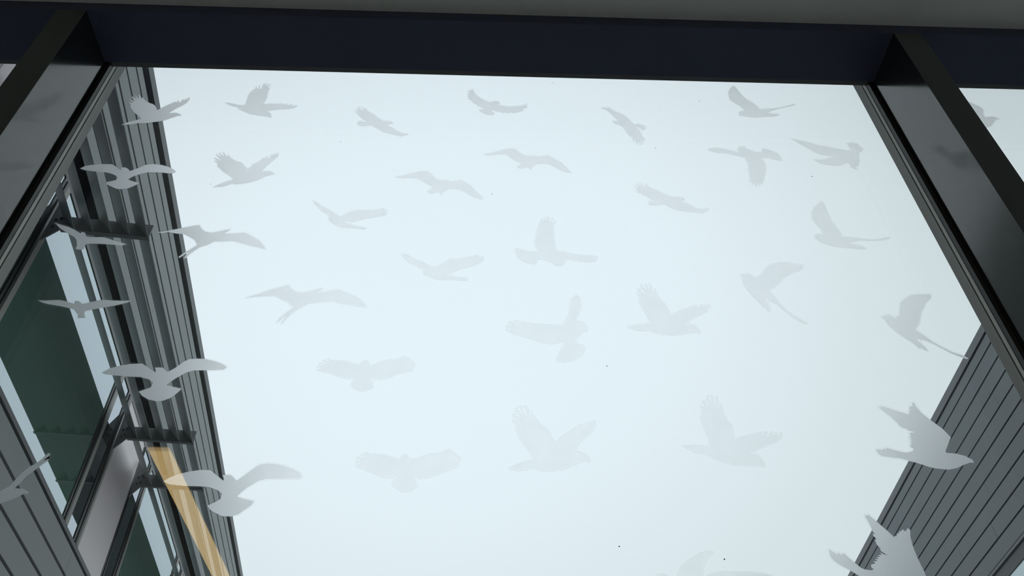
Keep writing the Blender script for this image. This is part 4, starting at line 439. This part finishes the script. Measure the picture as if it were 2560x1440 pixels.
LABELS = {
 1: 'frosted bird decal with fanned feathers at the top left corner, over the left roof edge',
 2: 'frosted bird decal with upright fan wing, top row, second from left',
 3: 'small frosted bird decal gliding down right, fingered wing up left, third in top row',
 4: 'frosted hawk decal with both wings curved up like a bowl, top row middle',
 5: 'frosted bird decal diving with fingered wing pointing down right, fifth in top row',
 6: 'frosted bird decal with paddle wing and thin tail streamer, topmost on the right',
 7: 'frosted bird decal with one wing hanging straight down, upper right',
 8: 'frosted bird decal with long wings swept left and a notched fan tail, upper right',
 9: 'frosted bird decal half hidden by the right mullion, on the narrow right pane',
 10: 'pale gull decal with arched wings and fan tail, uppermost gull over the left roof edge',
 11: 'frosted crow decal with raised fingered wings in a V, right of the left roof edge',
 12: 'frosted drooping-winged gull decal, the upper right of the two alike in the upper middle',
 13: 'frosted drooping-winged gull decal, the lower left of the two alike in the upper middle',
 14: 'faint frosted bird decal, thin left wing and broad right, upper of two alike',
 15: 'small grey gull decal with drooping right wing, over the uppermost sunshade bracket',
 16: 'frosted crane decal with trailing legs overlapping the left roof edge',
 17: 'faint frosted bird decal gliding down right beside the bird with the hanging wing',
 18: 'frosted bird decal with tall paddle wing and streamer, second from top at right',
 19: 'faint frosted owl-like decal with one wing straight up, centre of the window',
 20: 'very faint frosted bird decal left of the upright-winged owl, lower of two alike',
 21: 'faint frosted bird decal with long tail streamer, left of the one touching the roof edge',
 22: 'small grey gull decal with straight level wings, over the left building windows',
 23: 'faint frosted crane decal with long trailing legs, free against the sky',
 24: 'very faint frosted owl decal with wings spread left and up, fan tail below',
 25: 'faint frosted crow decal with level tail, right of the very faint owl',
 26: 'frosted bird decal with broad raised wing, its streamer touching the right roof edge',
 27: 'large pale gull decal with arched wings crossing the left roof edge, above the streaked gull',
 28: 'faint frosted hawk decal with both wings spread, upper of two alike',
 29: 'large frosted crow decal with raised fingered wings, lower middle',
 30: 'large frosted crow decal with upright wing and head down right, right of its twin',
 31: 'bright frosted swooping bird decal, whole, its beak over the right building boards',
 32: 'large pale gull decal crossed by the yellow streak, lower left',
 33: 'very faint frosted hawk decal with both wings spread, lower of two alike',
 34: 'dark grey bird decal cut by the left picture edge, over dark boards',
 35: 'bright frosted bird decal with serrated wings, cut by the bottom edge at right',
 36: 'frosted bird decal showing only a curved wing tip, cut by the bottom edge',
}
for _k, _v in LABELS.items(): assert 4 <= len(_v.split()) <= 16, _v
# ================================================================ BIRD DECALS
def parse(s): return [(int(a.split(',')[0]) / 1e4, int(a.split(',')[1]) / 1e4) for a in s.split()]
def slab(name, pts, y0, y1, mat, origin):
    n = len(pts)
    v = [Vector((x, y0, z)) - origin for x, z in pts] + [Vector((x, y1, z)) - origin for x, z in pts]
    f = [tuple(range(n)), tuple(range(2*n - 1, n - 1, -1))] + [(k, (k+1) % n, n + (k+1) % n, n + k) for k in range(n)]
    return mesh_obj(name, v, f, mat)
def ring(name, pts, w, y0, y1, mat, origin):
    n = len(pts); inn = []
    area = sum(pts[k-1][0]*pts[k][1] - pts[k][0]*pts[k-1][1] for k in range(n))
    sg = 1 if area > 0 else -1
    for k in range(n):
        a, b_, c = Vector(pts[k-1]), Vector(pts[k]), Vector(pts[(k+1) % n])
        t = ((b_ - a).normalized() + (c - b_).normalized())
        t = t.normalized() if t.length > 1e-6 else (c - b_).normalized()
        inn.append(b_ + Vector((-t.y, t.x)) * sg * w)
    v = []
    for y in (y0, y1):
        v += [Vector((x, y, z)) - origin for x, z in pts] + [Vector((p.x, y, p.y)) - origin for p in inn]
    f = []
    for k in range(n):
        j = (k+1) % n
        f += [(k, j, n+j, n+k), (2*n+k, 3*n+k, 3*n+j, 2*n+j), (k, 2*n+k, 2*n+j, j), (n+k, n+j, 3*n+j, 3*n+k)]
    return mesh_obj(name, v, f, mat)

for k in sorted(BIRDS):
    P = parse(BIRDS[k][0]); Q = parse(BIRDS[k][1])
    cx = sum(p[0] for p in P) / len(P); cz = sum(p[1] for p in P) / len(P)
    org = Vector((cx, 0.0434, cz))
    o = slab('bird_decal', P, 0.04345, 0.0438, M['film'], org); o.location = org
    tag(o, LABELS[k], 'bird decal', group='frosted bird decals on the window')
    r = ring('clear_border', Q, 0.0004, 0.0435, 0.0436, M['film_edge'], org); r.parent = o
    r['label'] = 'thin clear cut edge around the bird'
